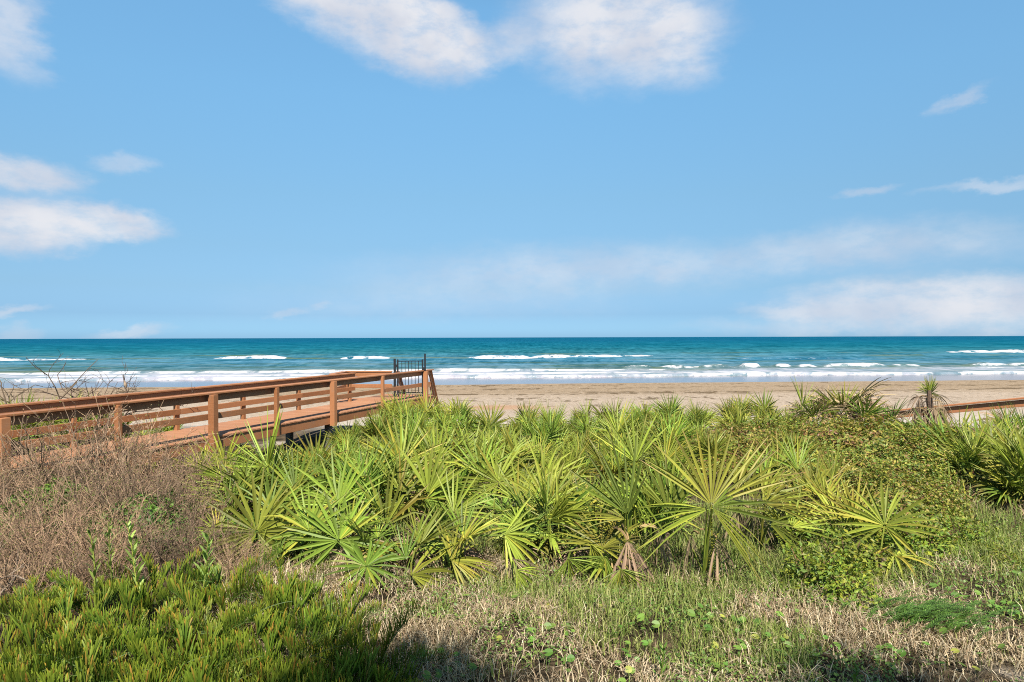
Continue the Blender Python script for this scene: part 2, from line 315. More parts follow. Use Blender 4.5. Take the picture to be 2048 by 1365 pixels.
# ------------------------------------------------------------------ sea
def build_sea():
    rows = np.concatenate([np.arange(74, 118, .40), np.arange(118, 200, .8), np.geomspace(200, 900, 90), np.geomspace(920, 60000, 60)])
    K = 721
    cols = np.linspace(-1, 1, K)
    Y = rows[:, None] * np.ones(K); X = cols[None, :] * (rows[:, None] * .95)
    S = Y - .075 * X
    Z = np.full_like(X, SEA + .02)
    far = 1 - sstep(Y, 300, 700)
    # swell and chop that carry the light
    ch = fbm(X * .05 + 3, S * .16, 3, 3) - .5; ch2 = fbm(X * .22, S * .45, 4, 3) - .5
    Z += (ch * .55 + ch2 * .16) * sstep(S, 98, 118) * far
    foam = np.zeros_like(X); face = np.zeros_like(X)
    nA = fbm(X * .55, S * .55, 21, 5); nB = fbm(X * .12, S * .5, 22, 5); nD = fbm(X * .30, S * .35, 24, 4); nC = fbm(X * 1.3, S * 2.2, 23, 4)
    def breaker(S0, wig, amp, broken, seed, trail, white=1.0, wdt=1.5):
        """a ridge along the shore whose crest tumbles where broken(x) > 0"""
        nonlocal Z, foam, face
        c = S0 + (fbm(X / 26, X * 0, seed, 3) - .5) * 2 * wig
        d = S - c
        dn = d + (nD - .5) * 1.9 * wdt + (nA - .5) * .8
        prof = np.where(d < 0, np.exp(-(d / (wdt * .55)) ** 2), np.exp(-(d / (wdt * 2.2)) ** 2))
        b = np.clip(broken(X), 0, 1)
        A = amp * (.55 + .9 * fbm(X / 9, X * 0, seed + 3, 3)) * (.22 + .78 * b)
        Z += prof * A
        tr = trail * b * (.35 + 1.0 * nB)
        lip = sstep(dn, -tr - .5, -tr * .4 + .05) * (1 - sstep(dn, .0, .3 + 1.1 * b)) * sstep(b, .04, .35)
        foam = np.maximum(foam, white * lip * (.45 + .55 * sstep(nA, .25, .5)))
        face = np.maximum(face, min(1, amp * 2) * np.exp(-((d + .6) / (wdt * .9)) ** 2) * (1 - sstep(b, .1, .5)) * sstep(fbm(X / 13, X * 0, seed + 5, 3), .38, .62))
    seg = lambda a, b, f: (lambda x: sstep(x, a - f, a + f) * (1 - sstep(x, b - f, b + f)))
    px2x = lambda px, D: (px - 1024) / F * D
    def W(D, *L):
        return lambda x: np.clip(sum(seg(px2x(a, D), px2x(b, D), f)(x) for a, b, f in L), 0, 1) * (.1 + 1.5 * fbm(x / 4.5, x * 0, 77, 4))
    breaker(158, 1.5, .62, W(160, (30, 222, 4), (470, 588, 3), (702, 778, 3), (948, 1295, 4)), 31, 9, 1.0, 2.0)
    breaker(188, 1.5, .60, W(202, (1880, 2300, 5)), 33, 12, 1.0, 2.2)
    breaker(137, 2.0, .34, W(140, (-300, 120, 6), (1480, 1700, 6)), 35, 7, .34, 1.8)
    breaker(124, 2.0, .30, lambda x: x * 0, 36, 1, 0, 2.2)
    breaker(112, 2.0, .30, lambda x: x * 0, 38, 1, 0, 2.0)
    breaker(100, 1.6, .62, W(101, (1250, 1300, 1.0), (1330, 1460, 1.5), (1490, 1525, .5), (1565, 1590, .8), (1610, 1640, .7), (1660, 1790, 1.2), (1810, 1860, 1), (1980, 2200, 2)), 37, 2.2, .85, 1.4)
    lft = lambda x: 1 - sstep(x, -5, 32)
    breaker(94.0, 1.6, .34, lambda x: np.clip(-.02 + .55 * lft(x) + .7 * (fbm(x / 9, x * 0, 61, 3) - .3), 0, 1), 41, 3.6, 1.0, 1.2)
    breaker(87.5, 1.3, .14, lambda x: np.clip(-.06 + .42 * lft(x) + .8 * (fbm(x / 10, x * 0, 63, 3) - .35), 0, 1), 43, 4.2, .95, 1.0)
    # lacy wash between the breakers and the sand
    foam = np.maximum(foam, (1 - sstep(S, 90, 97)) * (.02 + .20 * sstep(fbm(X * .16, S * 1.1, 51, 5), .48, .70)))
    foam = np.maximum(foam, sstep(S, 94, 98) * (1 - sstep(S, 101, 108)) * sstep(fbm(X * .12, S * .7, 53, 5), .50, .70) * .30)
    edge = 83.0 + (fbm(X / 16, X * 0, 55, 4) - .5) * 6
    Z = np.where(S < 91, np.minimum(Z, SEA + .12), Z)
    Z = np.where(S < edge + .4, gz(X, Y) - .01, np.maximum(Z, gz(X, Y) + .015))
    foam = np.maximum(foam, .95 * sstep(S - edge, -.2, .5) * (1 - sstep(S - edge, .9, 2.6)) * (.25 + .75 * sstep(nA + .3 * (nD - .5), .36, .54)))
    fl = sstep(fbm(X * .25, Y * .12, 57, 3), .80, .86) * sstep(S, 115, 140) * (1 - sstep(Y, 300, 500)) * .30
    foam = np.maximum(foam, fl)
    k = K; n = len(rows)
    i = (np.arange(n - 1)[:, None] * k + np.arange(k - 1)[None, :]).ravel()
    Fq = np.stack([i, i + 1, i + k + 1, i + k], -1)
    keep = (S.ravel()[Fq] > edge.ravel()[Fq] - .3).any(1); Fq = Fq[keep]
    m, t = newmat('sea_water')
    g = t.n('ShaderNodeNewGeometry'); P = g.outputs['Position']; sx = t.n('ShaderNodeSeparateXYZ'); t.link(P, sx.inputs[0])
    S_ = t.math('SUBTRACT', sx.outputs[1], t.math('MULTIPLY', sx.outputs[0], .075))
    fo = t.n('ShaderNodeAttribute', attribute_name='foam').outputs['Fac']; fa = t.n('ShaderNodeAttribute', attribute_name='face').outputs['Fac']
    st1 = t.noise(t.vmath('MULTIPLY', P, (.045, .075, 1)), 1.0, 5, .65)
    st2 = t.noise(t.vmath('MULTIPLY', P, (.012, .02, 1)), 1.0, 5, .6)
    st3 = t.noise(t.vmath('MULTIPLY', P, (.30, .22, 1)), 1.0, 5, .72)
    sw = t.math('ADD', S_, t.math('MULTIPLY', t.math('SUBTRACT', st1, .5), t.math('MULTIPLY', S_, .30)))
    u = t.maprange(t.math('LOGARITHM', sw, 10.0), 1.90, 3.0, smooth=False)
    deep = t.ramp(u, [(0, (.40, .41, .47)), (.055, (.38, .40, .46)), (.085, (.10, .17, .17)), (.12, (.05, .16, .20)), (.20, (.030, .165, .26)), (.30, (.030, .16, .225)), (.42, (.018, .14, .185)), (.55, (.004, .125, .185)), (.8, (.0, .11, .185)), (1, (.0, .095, .18))])
    tex = t.math('ADD', t.math('MULTIPLY', st1, .68), t.math('MULTIPLY', st3, .32))
    deep = t.mix(1.0, deep, t.mix(t.maprange(tex, .40, .60), (.62, .72, .76, 1), (1.40, 1.25, 1.25, 1)), 'MULTIPLY')
    cl_ = t.n('ShaderNodeCombineXYZ'); t.link(t.math('MULTIPLY', sx.outputs[0], .42), cl_.inputs[0]); t.link(t.math('MULTIPLY', t.math('LOGARITHM', S_, 2.718), 15.0), cl_.inputs[1])
    st4 = t.noise(cl_.outputs[0], 1.0, 4, .72)
    deep = t.mix(1.0, deep, t.mix(t.maprange(st4, .36, .64), (.62, .74, .76, 1), (1.5, 1.28, 1.24, 1)), 'MULTIPLY')
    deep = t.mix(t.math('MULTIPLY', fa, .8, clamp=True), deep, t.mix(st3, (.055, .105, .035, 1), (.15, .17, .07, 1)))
    deep = t.mix(t.math('MULTIPLY', t.maprange(st2, .54, .70), t.maprange(S_, 220, 130, 0, .45)), deep, (.06, .16, .13, 1))
    deep = t.mix(1.0, deep, (ALB * .90, ALB * 1.0, ALB * .98, 1), 'MULTIPLY')
    bpn = bump(t, t.math('ADD', st1, t.math('MULTIPLY', st3, .4)), .8, 1.0)
    body = t.n('ShaderNodeBsdfDiffuse'); t.link(deep, body.inputs[0])
    gl = t.n('ShaderNodeBsdfGlossy'); gl.inputs['Roughness'].default_value = .38; t.link(bpn, gl.inputs['Normal'])
    mx = t.n('ShaderNodeMixShader'); t.link(t.math('MULTIPLY', t.math('ADD', t.maprange(st1, .46, .58, .1, 1.5), t.maprange(st4, .45, .62, .0, 1.0)), t.maprange(S_, 100, 240, .18, .03)), mx.inputs[0]); t.link(body.outputs[0], mx.inputs[1]); t.link(gl.outputs[0], mx.inputs[2])
    fm = principled(t, (.40, .395, .405, 1), .9, .1)
    lace = t.noise(t.vmath('MULTIPLY', P, (.8, 1.2, 1)), 1.1, 6, .72)
    nx = t.noise(t.vmath('MULTIPLY', P, (.45, .12, 1)), 1.0, 4, .7)
    fo = t.math('SUBTRACT', fo, t.math('MULTIPLY', t.maprange(nx, .45, .68), .55), clamp=True)
    ff = t.maprange(t.math('ADD', t.math('ADD', fo, t.math('MULTIPLY', t.math('SUBTRACT', lace, .5), .9)), t.math('MULTIPLY', t.math('SUBTRACT', st4, .5), .9)), .25, .80)
    m2 = t.n('ShaderNodeMixShader'); t.link(t.math('MULTIPLY', ff, t.maprange(fo, 0, .12)), m2.inputs[0]); t.link(mx.outputs[0], m2.inputs[1]); t.link(fm, m2.inputs[2])
    finish(t, m2.outputs[0])
    V = np.stack([X, Y, Z], -1).reshape(-1, 3)
    tag(link('sea', mesh('sea', V, Fq, m, attrs={'foam': foam, 'face': face}, smooth=True)), 'teal ocean with white breakers rolling onto the beach', 'sea', kind='structure')
build_sea()

# ------------------------------------------------------------------ boardwalk
DECK, RAIL = -.15, .75
BD = np.array([.335, 1.0]); BD /= np.linalg.norm(BD)          # walking direction
BN = np.array([-BD[1], BD[0]])                                # towards the far side
B0 = np.array([-7.46, 9.94])                                  # on the near handrail
def bp(s, o, z): q = B0 + BD * s + BN * o; return np.array([q[0], q[1], z])
D3, N3, U3 = np.array([*BD, 0]), np.array([*BN, 0]), np.array([0, 0, 1.0])
def beam(mb, a, b, w_, h_, side=None):
    """a squared timber from a to b, w_ thick sideways, h_ tall"""
    a, b = np.asarray(a, float), np.asarray(b, float); d = b - a; L = np.linalg.norm(d); d /= L
    s = np.cross(d, U3) if side is None else np.asarray(side, float); s = s / np.linalg.norm(s); u = np.cross(s, d)
    V = box_verts((a + b) / 2, d, s, u, L / 2, w_ / 2, h_ / 2)
    mb.add(V, BOXF)
def bevel(o, wd=.006):
    md = o.modifiers.new('bevel', 'BEVEL'); md.width = wd; md.segments = 1; md.limit_method = 'ANGLE'; return o
def timber(name, parent, mat, *beams, bw=.006):
    me = None; V, Fs, n = [], [], 0
    for b in beams:
        q = MB(); beam(q, *b); V.append(q.V[0]); Fs.append(BOXF + n); n += 8
    return bevel(link(name, mesh(name, np.concatenate(V), np.concatenate(Fs), mat), parent), bw)
def s_at(px, o):
    """how far along the walk the timber at offset o crosses the sight line of a photo column"""
    q = B0 + BN * o; t = (px - 1024) / F
    return (t * q[1] - q[0]) / (BD[0] - t * BD[1])
def build_boardwalk():
    bw = thing('boardwalk', 'long reddish brown timber boardwalk with railings crossing the dune to the beach', 'boardwalk', (0, 0, 0))
    WID = 1.42; S_A = -5.5
    S_END, S_FAR = s_at(863, 0), s_at(707, WID)
    rnd = random.Random(4)
    # deck planks laid across
    mb = []; s = S_A
    while s < S_END - .05:
        o1 = WID + .06 if s < S_FAR - .1 else WID + .3
        mb.append((bp(s + .07, -.07, DECK - .019 + rnd.uniform(-.002, .002)), bp(s + .07, o1, DECK - .019 + rnd.uniform(-.002, .002)), .138, .038)); s += .146
    timber('deck', bw, M_DECK, *mb, bw=.004)
    # side fascia boards
    ls = [(S_A, -1.2), (-1.2, 3.6), (3.6, 8.4), (8.4, S_END)]
    for a, b in ls:
        timber('fascia', bw, M_WOOD, (bp(a, -.03, DECK - .150), bp(b - .004, -.03, DECK - .150), .04, .215))
    for a, b in [(S_A, 2.0), (2.0, S_FAR)]:
        timber('fascia', bw, M_WOOD, (bp(a, WID + .03, DECK - .150), bp(b - .004, WID + .03, DECK - .150), .04, .215))
    for o in (.25, .62, .98):
        timber('joist', bw, M_PILE, (bp(S_A, o, DECK - .13), bp(S_END - .1, o, DECK - .13), .05, .18))
    # near railing: cap, top board, middle board, posts outside the boards
    near_cuts = [S_A, -1.8, 2.1, 6.3, 11.2, S_END]
    for a, b in zip(near_cuts[:-1], near_cuts[1:]):
        timber('handrail', bw, M_WOOD, (bp(a, .0, RAIL - .019), bp(b - .004, .0, RAIL - .019), .19, .038))
        timber('rail_board', bw, M_WOOD, (bp(a, .045, RAIL - .112), bp(b - .004, .045, RAIL - .112), .036, .145))
        timber('rail_board', bw, M_WOOD, (bp(a, .045, DECK + .40), bp(b - .004, .045, DECK + .40), .036, .125))
    far_cuts = [S_A, .1, s_at(358, WID), s_at(600, WID), S_FAR]
    for a, b in zip(far_cuts[:-1], far_cuts[1:]):
        timber('handrail', bw, M_WOOD, (bp(a, WID, RAIL - .019), bp(b - .004, WID, RAIL - .019), .19, .038))
        timber('rail_board', bw, M_WOOD, (bp(a, WID - .045, RAIL - .112), bp(b - .004, WID - .045, RAIL - .112), .036, .145))
        timber('rail_board', bw, M_WOOD, (bp(a, WID - .045, DECK + .40), bp(b - .004, WID - .045, DECK + .40), .036, .125))
    # thick posts stand on piles, thin ones hang on the fascia
    for k, s in enumerate([-4.1, -2.05] + [s_at(q, -.1) for q in (2, 236, 424, 553, 665, 765, 850)]):
        thick = k % 2 == 0; hw = .14 if thick else .09
        zb = DECK - (.30 if thick else .26)
        off = -.05 - hw / 2 - .001 if True else 0
        timber('post', bw, M_WOOD, (bp(s, off, zb), bp(s, off, RAIL - .040), hw, hw, D3))
        if thick:
            q = bp(s + .10, .05, 0); g = float(gz(q[0], q[1]))
            timber('pile', bw, M_PILE, (bp(s + .10, .10, g - .4), bp(s + .10, .10, DECK - .262), .15, .15, D3))
            q = bp(s + .10, WID - .1, 0); g = float(gz(q[0], q[1]))
            timber('pile', bw, M_PILE, (bp(s + .10, WID - .1, g - .4), bp(s + .10, WID - .1, DECK - .262), .15, .15, D3))
            timber('cross_beam', bw, M_PILE, (bp(s + .10, .0, DECK - .241), bp(s + .10, WID, DECK - .241), .09, .04, D3))
    for s in [-4.3, -2.0, .1, 2.3] + [s_at(q, WID) for q in (354, 487, 598, 700)]:
        timber('post', bw, M_WOOD, (bp(s, WID + .023, DECK - .24), bp(s, WID + .023, RAIL - .040), .09, .098, D3))
    # landing at the seaward end: left side rail, back rail square to the sea
    L0 = bp(S_FAR + .12, WID, 0); LX, YB = -5.55, 22.75
    YL = 21.1
    # landing deck wedge on the left
    planks = []
    y = YL + .02
    while y < YB - .05:
        xr = bp((y - B0[1]) / BD[1], WID + .70, 0)[0]
        planks.append(((LX, y + .07, DECK - .022), (max(xr, LX + .3) + .3, y + .07, DECK - .022), .138, .036)); y += .146
    timber('landing_deck', bw, M_DECK, *planks, bw=.004)
    for nm, zz, hh, ww, dd in (('handrail', RAIL - .021, .038, .18, 0), ('rail_board', RAIL - .114, .145, .036, -.05), ('rail_board', DECK + .40, .125, .036, -.05)):
        timber(nm, bw, M_WOOD, ((LX, YB + dd, zz), (-4.0, YB + dd, zz), ww, hh))
        timber(nm, bw, M_WOOD, ((LX - .02 + (-dd), YL, zz - .003), (LX - .02 + (-dd), YB - .11, zz - .003), ww, hh))
    for x, y in ((LX + .06, YB + .03), (-4.12, YB + .03), (LX - .03, YL + .1)):
        timber('post', bw, M_WOOD, ((x, y, DECK - .24), (x, y, RAIL - .042), .09, .09))
    timber('fascia', bw, M_WOOD, ((LX, YL - .03, DECK - .15), (-5.1, YL - .03, DECK - .15), .04, .215))
    # stairs down to the beach behind the gate
    xl, xr, y0 = -4.0, -2.86, 23.75
    n = 13; rise, run = .172, .285
    for k in range(n):
        z = DECK - rise * (k + 1); y = y0 + run * k + .16
        timber('tread', bw, M_DECK, ((xl + .04, y, z), (xr - .04, y, z), .27, .038))
    for x in (xl, xr):
        timber('stringer', bw, M_WOOD, ((x, y0, DECK - .18), (x, y0 + run * n, DECK - .18 - rise * n), .04, .24))
        timber('stair_handrail', bw, M_WOOD, ((x, y0 + .02, RAIL - .06), (x, y0 + run * n, RAIL - .06 - rise * n), .15, .04))
        timber('stair_board', bw, M_WOOD, ((x, y0 + .02, RAIL - .18), (x, y0 + run * n, RAIL - .18 - rise * n), .036, .14))
        timber('stair_board', bw, M_WOOD, ((x, y0 + .02, RAIL - .55), (x, y0 + run * n, RAIL - .55 - rise * n), .036, .125))
        for kk in (5, 12):
            zt = RAIL - .08 - rise * kk; y = y0 + run * kk
            timber('post', bw, M_WOOD, ((x + (.07 if x == xr else -.07), y, float(gz(x, y)) - .2), (x + (.07 if x == xr else -.07), y, zt), .09, .09))
    # cap joining the railing end to the stair rail
    e = bp(S_END, 0, 0)
    timber('handrail', bw, M_WOOD, ((e[0] + .02, e[1] - .05, RAIL - .0165), (xr, y0 + .06, RAIL - .020), .17, .034))
    timber('post', bw, M_WOOD, ((xr + .07, y0 + .02, DECK - .3), (xr + .07, y0 + .02, RAIL - .042), .09, .09))
    return bw
build_boardwalk()
def build_gate():
    g = thing('gate', 'black metal picket gate at the seaward end of the boardwalk', 'gate', (-3.47, 23.1, DECK))
    def bars(name, L):
        V, Fs, n = [], [], 0
        for b in L:
            q = MB(); beam(q, *b); V.append(q.V[0]); Fs.append(BOXF + n); n += 8
        return link(name, mesh(name, np.concatenate(V), np.concatenate(Fs), M_METAL), g)
    bars('gate_post', [((-.50, 0, 0), (-.50, 0, 1.29), .075, .075, (0, 1, 0))])
    bars('gate_post', [((.525, 0, 0), (.525, 0, 1.46), .055, .055, (0, 1, 0))])
    bars('gate_frame', [((-.40, 0, .10), (-.40, 0, 1.27), .05, .05, (0, 1, 0)), ((.44, 0, .10), (.44, 0, 1.27), .05, .05, (0, 1, 0)),
                        ((-.375, 0, 1.21), (.415, 0, 1.21), .034, .034), ((-.375, 0, .14), (.415, 0, .14), .034, .034)])
    bars('pickets', [((x, 0, .157), (x, 0, 1.193), .019, .019, (0, 1, 0)) for x in np.linspace(-.375, .415, 8)[1:-1]])
    bars('hinge', [((-.47, -.03, .3), (-.41, -.03, .3), .03, .09)]); bars('hinge', [((-.47, -.03, 1.05), (-.41, -.03, 1.05), .03, .09)])
    bars('latch', [((.44, -.05, .95), (.535, -.05, .95), .05, .10)])
build_gate()

def build_second_stairs():
    b = thing('beach_stairs', 'orange stained timber stair rail running down to sand behind the dead palm', 'stairs', (0, 0, 0))
    A = np.array([11.78, 15.7, .42]); Z = np.array([9.6, 17.9, -.14])
    d = (Z - A) / np.linalg.norm(Z - A); nn = np.array([d[1], -d[0], 0]); nn /= np.linalg.norm(nn)
    if nn[0] < 0: nn = -nn
    A0 = A - d * 1.2
    for o in (0,):
        timber('handrail', b, M_WOOD2, (A0 + nn * o, Z + nn * o, .17, .04))
        timber('rail_board', b, M_WOOD2, (A0 + nn * o - U3 * .115, Z + nn * o - U3 * .115, .04, .16))
        timber('stringer', b, M_PILE, (A0 + nn * o - U3 * 1.05, Z + nn * o - U3 * 1.05, .05, .22))
        for s in (.2, 1.6, 2.9, 4.1):
            q = A0 + d * s + nn * o + nn * (.05 if o else -.05)
            timber('post', b, M_WOOD2, ((q[0], q[1], float(gz(q[0], q[1])) - .2), (q[0], q[1], q[2] - .03), .09, .09))
    for k in range(14):
        q = A0 + d * (k * .29 + .1) - U3 * .93
        timber('tread', b, M_DECK, (q + nn * .05, q + nn * 1.25, .26, .038))
build_second_stairs()

# ------------------------------------------------------------------ fan palm fronds (a pool of shared meshes)
GREEN, YEL, TAN, BRN = (np.array(q) for q in ((.165, .245, .032), (.37, .36, .048), (.40, .28, .12), (.17, .10, .05)))
def frond_mesh(seed, n=22, Rr=.50, spread=145, pet=.5, l0=.3, l1=.8, cup=.25, droop=.12, fold=.75, wide=1.0, tip=.2, yel=.3, dead=False, mat=None, olive=0, pose=None):
    r = np.random.RandomState(seed); mb = MB()
    u = np.linspace(0, 1, 6); ang = l0 + (l1 * .85 - l0) * u ** 1.5
    P = np.zeros((6, 3)); 
    for k in range(1, 6):
        a = (ang[k] + ang[k - 1]) / 2; P[k] = P[k - 1] + pet / 5 * np.array([0, math.sin(a), math.cos(a)])
    if pose: P = np.array(pose[0], float)
    base = GREEN * (1 - yel) + YEL * yel
    if olive: base = np.array([.245, .265, .036])
    if dead: base = np.array([.42, .30, .185])
    tube(mb, P, np.linspace(.010, .006, len(P)), 4, (TAN if dead else base * .9))
    H = P[-1]; a = np.array([0, math.sin(l1), math.cos(l1)]); b = np.array([1.0, 0, 0]); nr = np.array([0, -math.cos(l1), math.sin(l1)])
    if pose: a, nr = pose[1], pose[2]; b = np.cross(a, nr)
    th = np.linspace(-R(spread), R(spread), n); dth = th[1] - th[0]; th = th + r.uniform(-.22, .22, n) * dth
    rr = np.array([.03, .33, .60, .85, 1.0]); hwm = np.array([.09, 1, .84, .46, .04])
    for i in range(n):
        d = math.cos(th[i]) * a + math.sin(th[i]) * b + nr * (cup * abs(math.sin(th[i])) ** 1.2 - .06 + r.uniform(-.09, .09)); d /= np.linalg.norm(d)
        if n > 12 and r.rand() < .06: continue                      # a torn-out segment
        L = Rr * (.80 + .20 * math.cos(th[i] * .6)) * (r.uniform(.86, 1.06) if r.rand() < .9 else r.uniform(.55, .8)); kink = r.uniform(.3, .9) if r.rand() < .10 else 0.0
        wv = np.cross(nr, d); wv /= np.linalg.norm(wv); wv = wv + nr * r.uniform(-.55, .55); nm = np.cross(d, wv); nm /= np.linalg.norm(nm)
        hw = .33 * Rr * dth / 2 * wide * hwm
        dr = droop * r.uniform(.5, 1.6) * (1 + (2.2 if dead else 0) * r.uniform(0, 1))
        C = H + L * rr[:, None] * d + (-dr * L * rr ** 2.2 - kink * L * np.clip(rr - .62, 0, 1))[:, None] * U3 + (r.uniform(-.06, .06) * L * rr ** 2)[:, None] * wv
        V = np.stack([C - hw[:, None] * wv + (fold * hw)[:, None] * nm, C, C + hw[:, None] * wv + (fold * hw)[:, None] * nm], 1).reshape(-1, 3)
        Fq = []
        for k in range(4):
            q = k * 3; Fq += [[q, q + 1, q + 4, q + 3], [q + 1, q + 2, q + 5, q + 4]]
        c0 = base * r.uniform(.62, 1.25)
        if not dead and r.rand() < .12: c0 = YEL * r.uniform(.8, 1.1)
        tt = tip * r.uniform(0, 1.6); cs = np.array([c0 * (1.15 if k == 0 else 1) for k in range(5)])
        tc_ = TAN if r.rand() < .6 else BRN
        for k, f in ((3, .45), (4, 1.0)): cs[k] = cs[k] * (1 - min(1, f * tt * 2)) + tc_ * min(1, f * tt * 2)
        if dead: cs = cs * r.uniform(.5, 1.25)
        mb.add(V, Fq, np.repeat(cs, 3, 0))
    return mb.mesh('dead_frond' if dead else 'frond', mat or (M_DEAD if dead else M_FROND))
rs = random.Random(7)
UP = [frond_mesh(100 + k, rs.randint(20, 27), rs.uniform(.44, .56), rs.uniform(70, 125), rs.uniform(.20, .36), rs.uniform(.05, .3), rs.uniform(.12, .45), rs.uniform(.25, .7), rs.uniform(.03, .10), wide=.82, yel=rs.uniform(.0, .5), tip=rs.uniform(.05, .25)) for k in range(10)]
MID = [frond_mesh(200 + k, rs.randint(20, 27), rs.uniform(.42, .56), rs.uniform(80, 145), rs.uniform(.18, .36), rs.uniform(.25, .6), rs.uniform(.45, .95), rs.uniform(.2, .6), rs.uniform(.05, .18), wide=.80, yel=rs.uniform(.0, .6), tip=rs.uniform(.1, .3)) for k in range(10)]
LOW = [frond_mesh(300 + k, rs.randint(17, 23), rs.uniform(.40, .50), rs.uniform(105, 160), rs.uniform(.12, .28), rs.uniform(.7, 1.0), rs.uniform(1.2, 1.8), rs.uniform(.0, .3), rs.uniform(.15, .40), wide=.85, yel=rs.uniform(.2, .9), tip=rs.uniform(.2, .5)) for k in range(8)]
DEADF = [frond_mesh(400 + k, rs.randint(14, 18), rs.uniform(.34, .46), rs.uniform(70, 120), rs.uniform(.15, .3), rs.uniform(.9, 1.3), rs.uniform(1.9, 2.6), rs.uniform(-.1, .3), rs.uniform(.3, .7), fold=.8, wide=.6, dead=True) for k in range(7)]
DRY = [frond_mesh(450 + k, rs.randint(16, 20), rs.uniform(.38, .48), rs.uniform(90, 140), rs.uniform(.2, .35), rs.uniform(.1, .5), rs.uniform(.4, 1.2), rs.uniform(.1, .4), rs.uniform(.1, .3), fold=.7, wide=.6, dead=True) for k in range(5)]
HANG = [frond_mesh(470 + k, rs.randint(9, 13), rs.uniform(.36, .5), rs.uniform(24, 46), rs.uniform(.12, .22), rs.uniform(1.2, 1.5), rs.uniform(2.7, 3.1), rs.uniform(-.1, .2), rs.uniform(.1, .4), fold=.9, wide=.6, dead=True) for k in range(5)]
BIG = [frond_mesh(500 + k, 30, rs.uniform(.66, .78), (100, 150, 120, 160, 165)[k], rs.uniform(.28, .42), rs.uniform(.05, .3), rs.uniform(.05, .3) + .14 * k, rs.uniform(.15, .5), rs.uniform(.04, .12), wide=.62, tip=.45, olive=1) for k in range(5)]
BIGLOW = [frond_mesh(550 + k, 26, rs.uniform(.6, .72), rs.uniform(120, 160), rs.uniform(.25, .4), rs.uniform(.5, .8), rs.uniform(1.1, 1.6), rs.uniform(.1, .4), rs.uniform(.15, .35), wide=.6, tip=.55, olive=1) for k in range(4)]
TRUNK = None
def palmetto(name, label, cat, px, D, sc=1.0, up=4, mid=6, low=3, dead=1, group='saw palmettos in the dune thicket', seed=0, dz=0.0, trunk=.10):
    global TRUNK
    r = random.Random(seed * 131 + int(px * 7 + D * 100))
    root = thing(name, label, cat, at(px, D, dz), group, 0, sc)
    if TRUNK is None:
        mb = MB(); tube(mb, [(0, 0, -.15), (.02, -.02, .06), (.05, -.03, .15)], [.06, .055, .04], 7); TRUNK = mb.mesh('trunk', M_TRUNK)
    link('trunk', TRUNK, root)
    def ring(pool, n, nm, z, rad):
        a0 = r.uniform(0, 6.28)
        for k in range(n):
            a = a0 + (k + r.uniform(-.35, .35)) * 6.28 / max(n, 1)
            if nm == 'frond' and math.cos(a) < -.2 and r.random() < .6: a = math.pi - a      # more blades turn their face to the sun
            q_ = r.choice(pool); nm_ = nm
            if dead >= 3 and nm == 'frond' and r.random() < .14 * dead: q_ = r.choice(DRY); nm_ = 'dead_frond'
            link(nm_, q_, root, (rad * math.sin(a) + r.uniform(-.08, .08), rad * math.cos(a) + r.uniform(-.08, .08), z + r.uniform(-.03, .05)), (r.uniform(-.15, .15), r.uniform(-.15, .15), -a), r.uniform(.8, 1.15))
    ring(UP, up, 'frond', trunk, .07); ring(MID, mid, 'frond', trunk * .8, .10)
    ring(LOW, low, 'frond', trunk * .6, .10); ring(DEADF, dead, 'dead_frond', trunk * .5 + .06, .10)
    return root
COLS = [(-400, 40, 'beyond the far rail at the left'), (40, 330, 'beyond the boardwalk rail'), (330, 500, 'below the first thick post'), (500, 590, 'below the thin post'), (590, 700, 'below the second thick post'),
        (700, 770, 'left of the black gate'), (770, 850, 'below the black gate'), (850, 930, 'right of the boardwalk end'), (930, 1010, 'under the pale sand gap'),
        (1010, 1090, 'right of the pale sand gap'), (1090, 1175, 'below the rusty sand'), (1175, 1260, 'by the ragged fan palm'), (1260, 1345, 'right of the ragged palm'), (1345, 1440, 'by the big fan palm'), (1440, 1530, 'right of the big palm'),
        (1530, 1630, 'beside the vine mound'), (1630, 1740, 'before the vine mound'), (1740, 1840, 'left of the dead palm'), (1840, 1900, 'below the dead palm'), (1900, 1990, 'right of the dead palm'), (1990, 2500, 'at the far right edge')]
def where(px): return next(c for a, b, c in COLS if a <= px < b)
ROWS = [(5.5, 'at the grass edge'), (6.4, 'in the second row'), (7.5, 'in the third row'), (8.9, 'in the fourth row'), (11.0, 'mid thicket'), (13.4, 'in the upper thicket'), (16.8, 'near the thicket top'), (99, 'on the thicket skyline')]
def rowname(D): return next(n for d, n in ROWS if D <= d)
used = {}
def auto(px, D, **kw):
    dead = kw.get('dead', 1); sc = kw.get('sc', 1.0)
    look = 'shaggy' if dead >= 3 else ('tall' if sc >= 1.2 else ('small' if sc <= .74 else 'green'))
    lab = f'{look} saw palmetto {rowname(D)}, {where(px)}'
    used[lab] = used.get(lab, 0) + 1
    if used[lab] > 1: lab += ', further right' if used[lab] == 2 else ', furthest back'
    return palmetto('saw_palmetto', lab, 'palmetto', px, D, **kw)
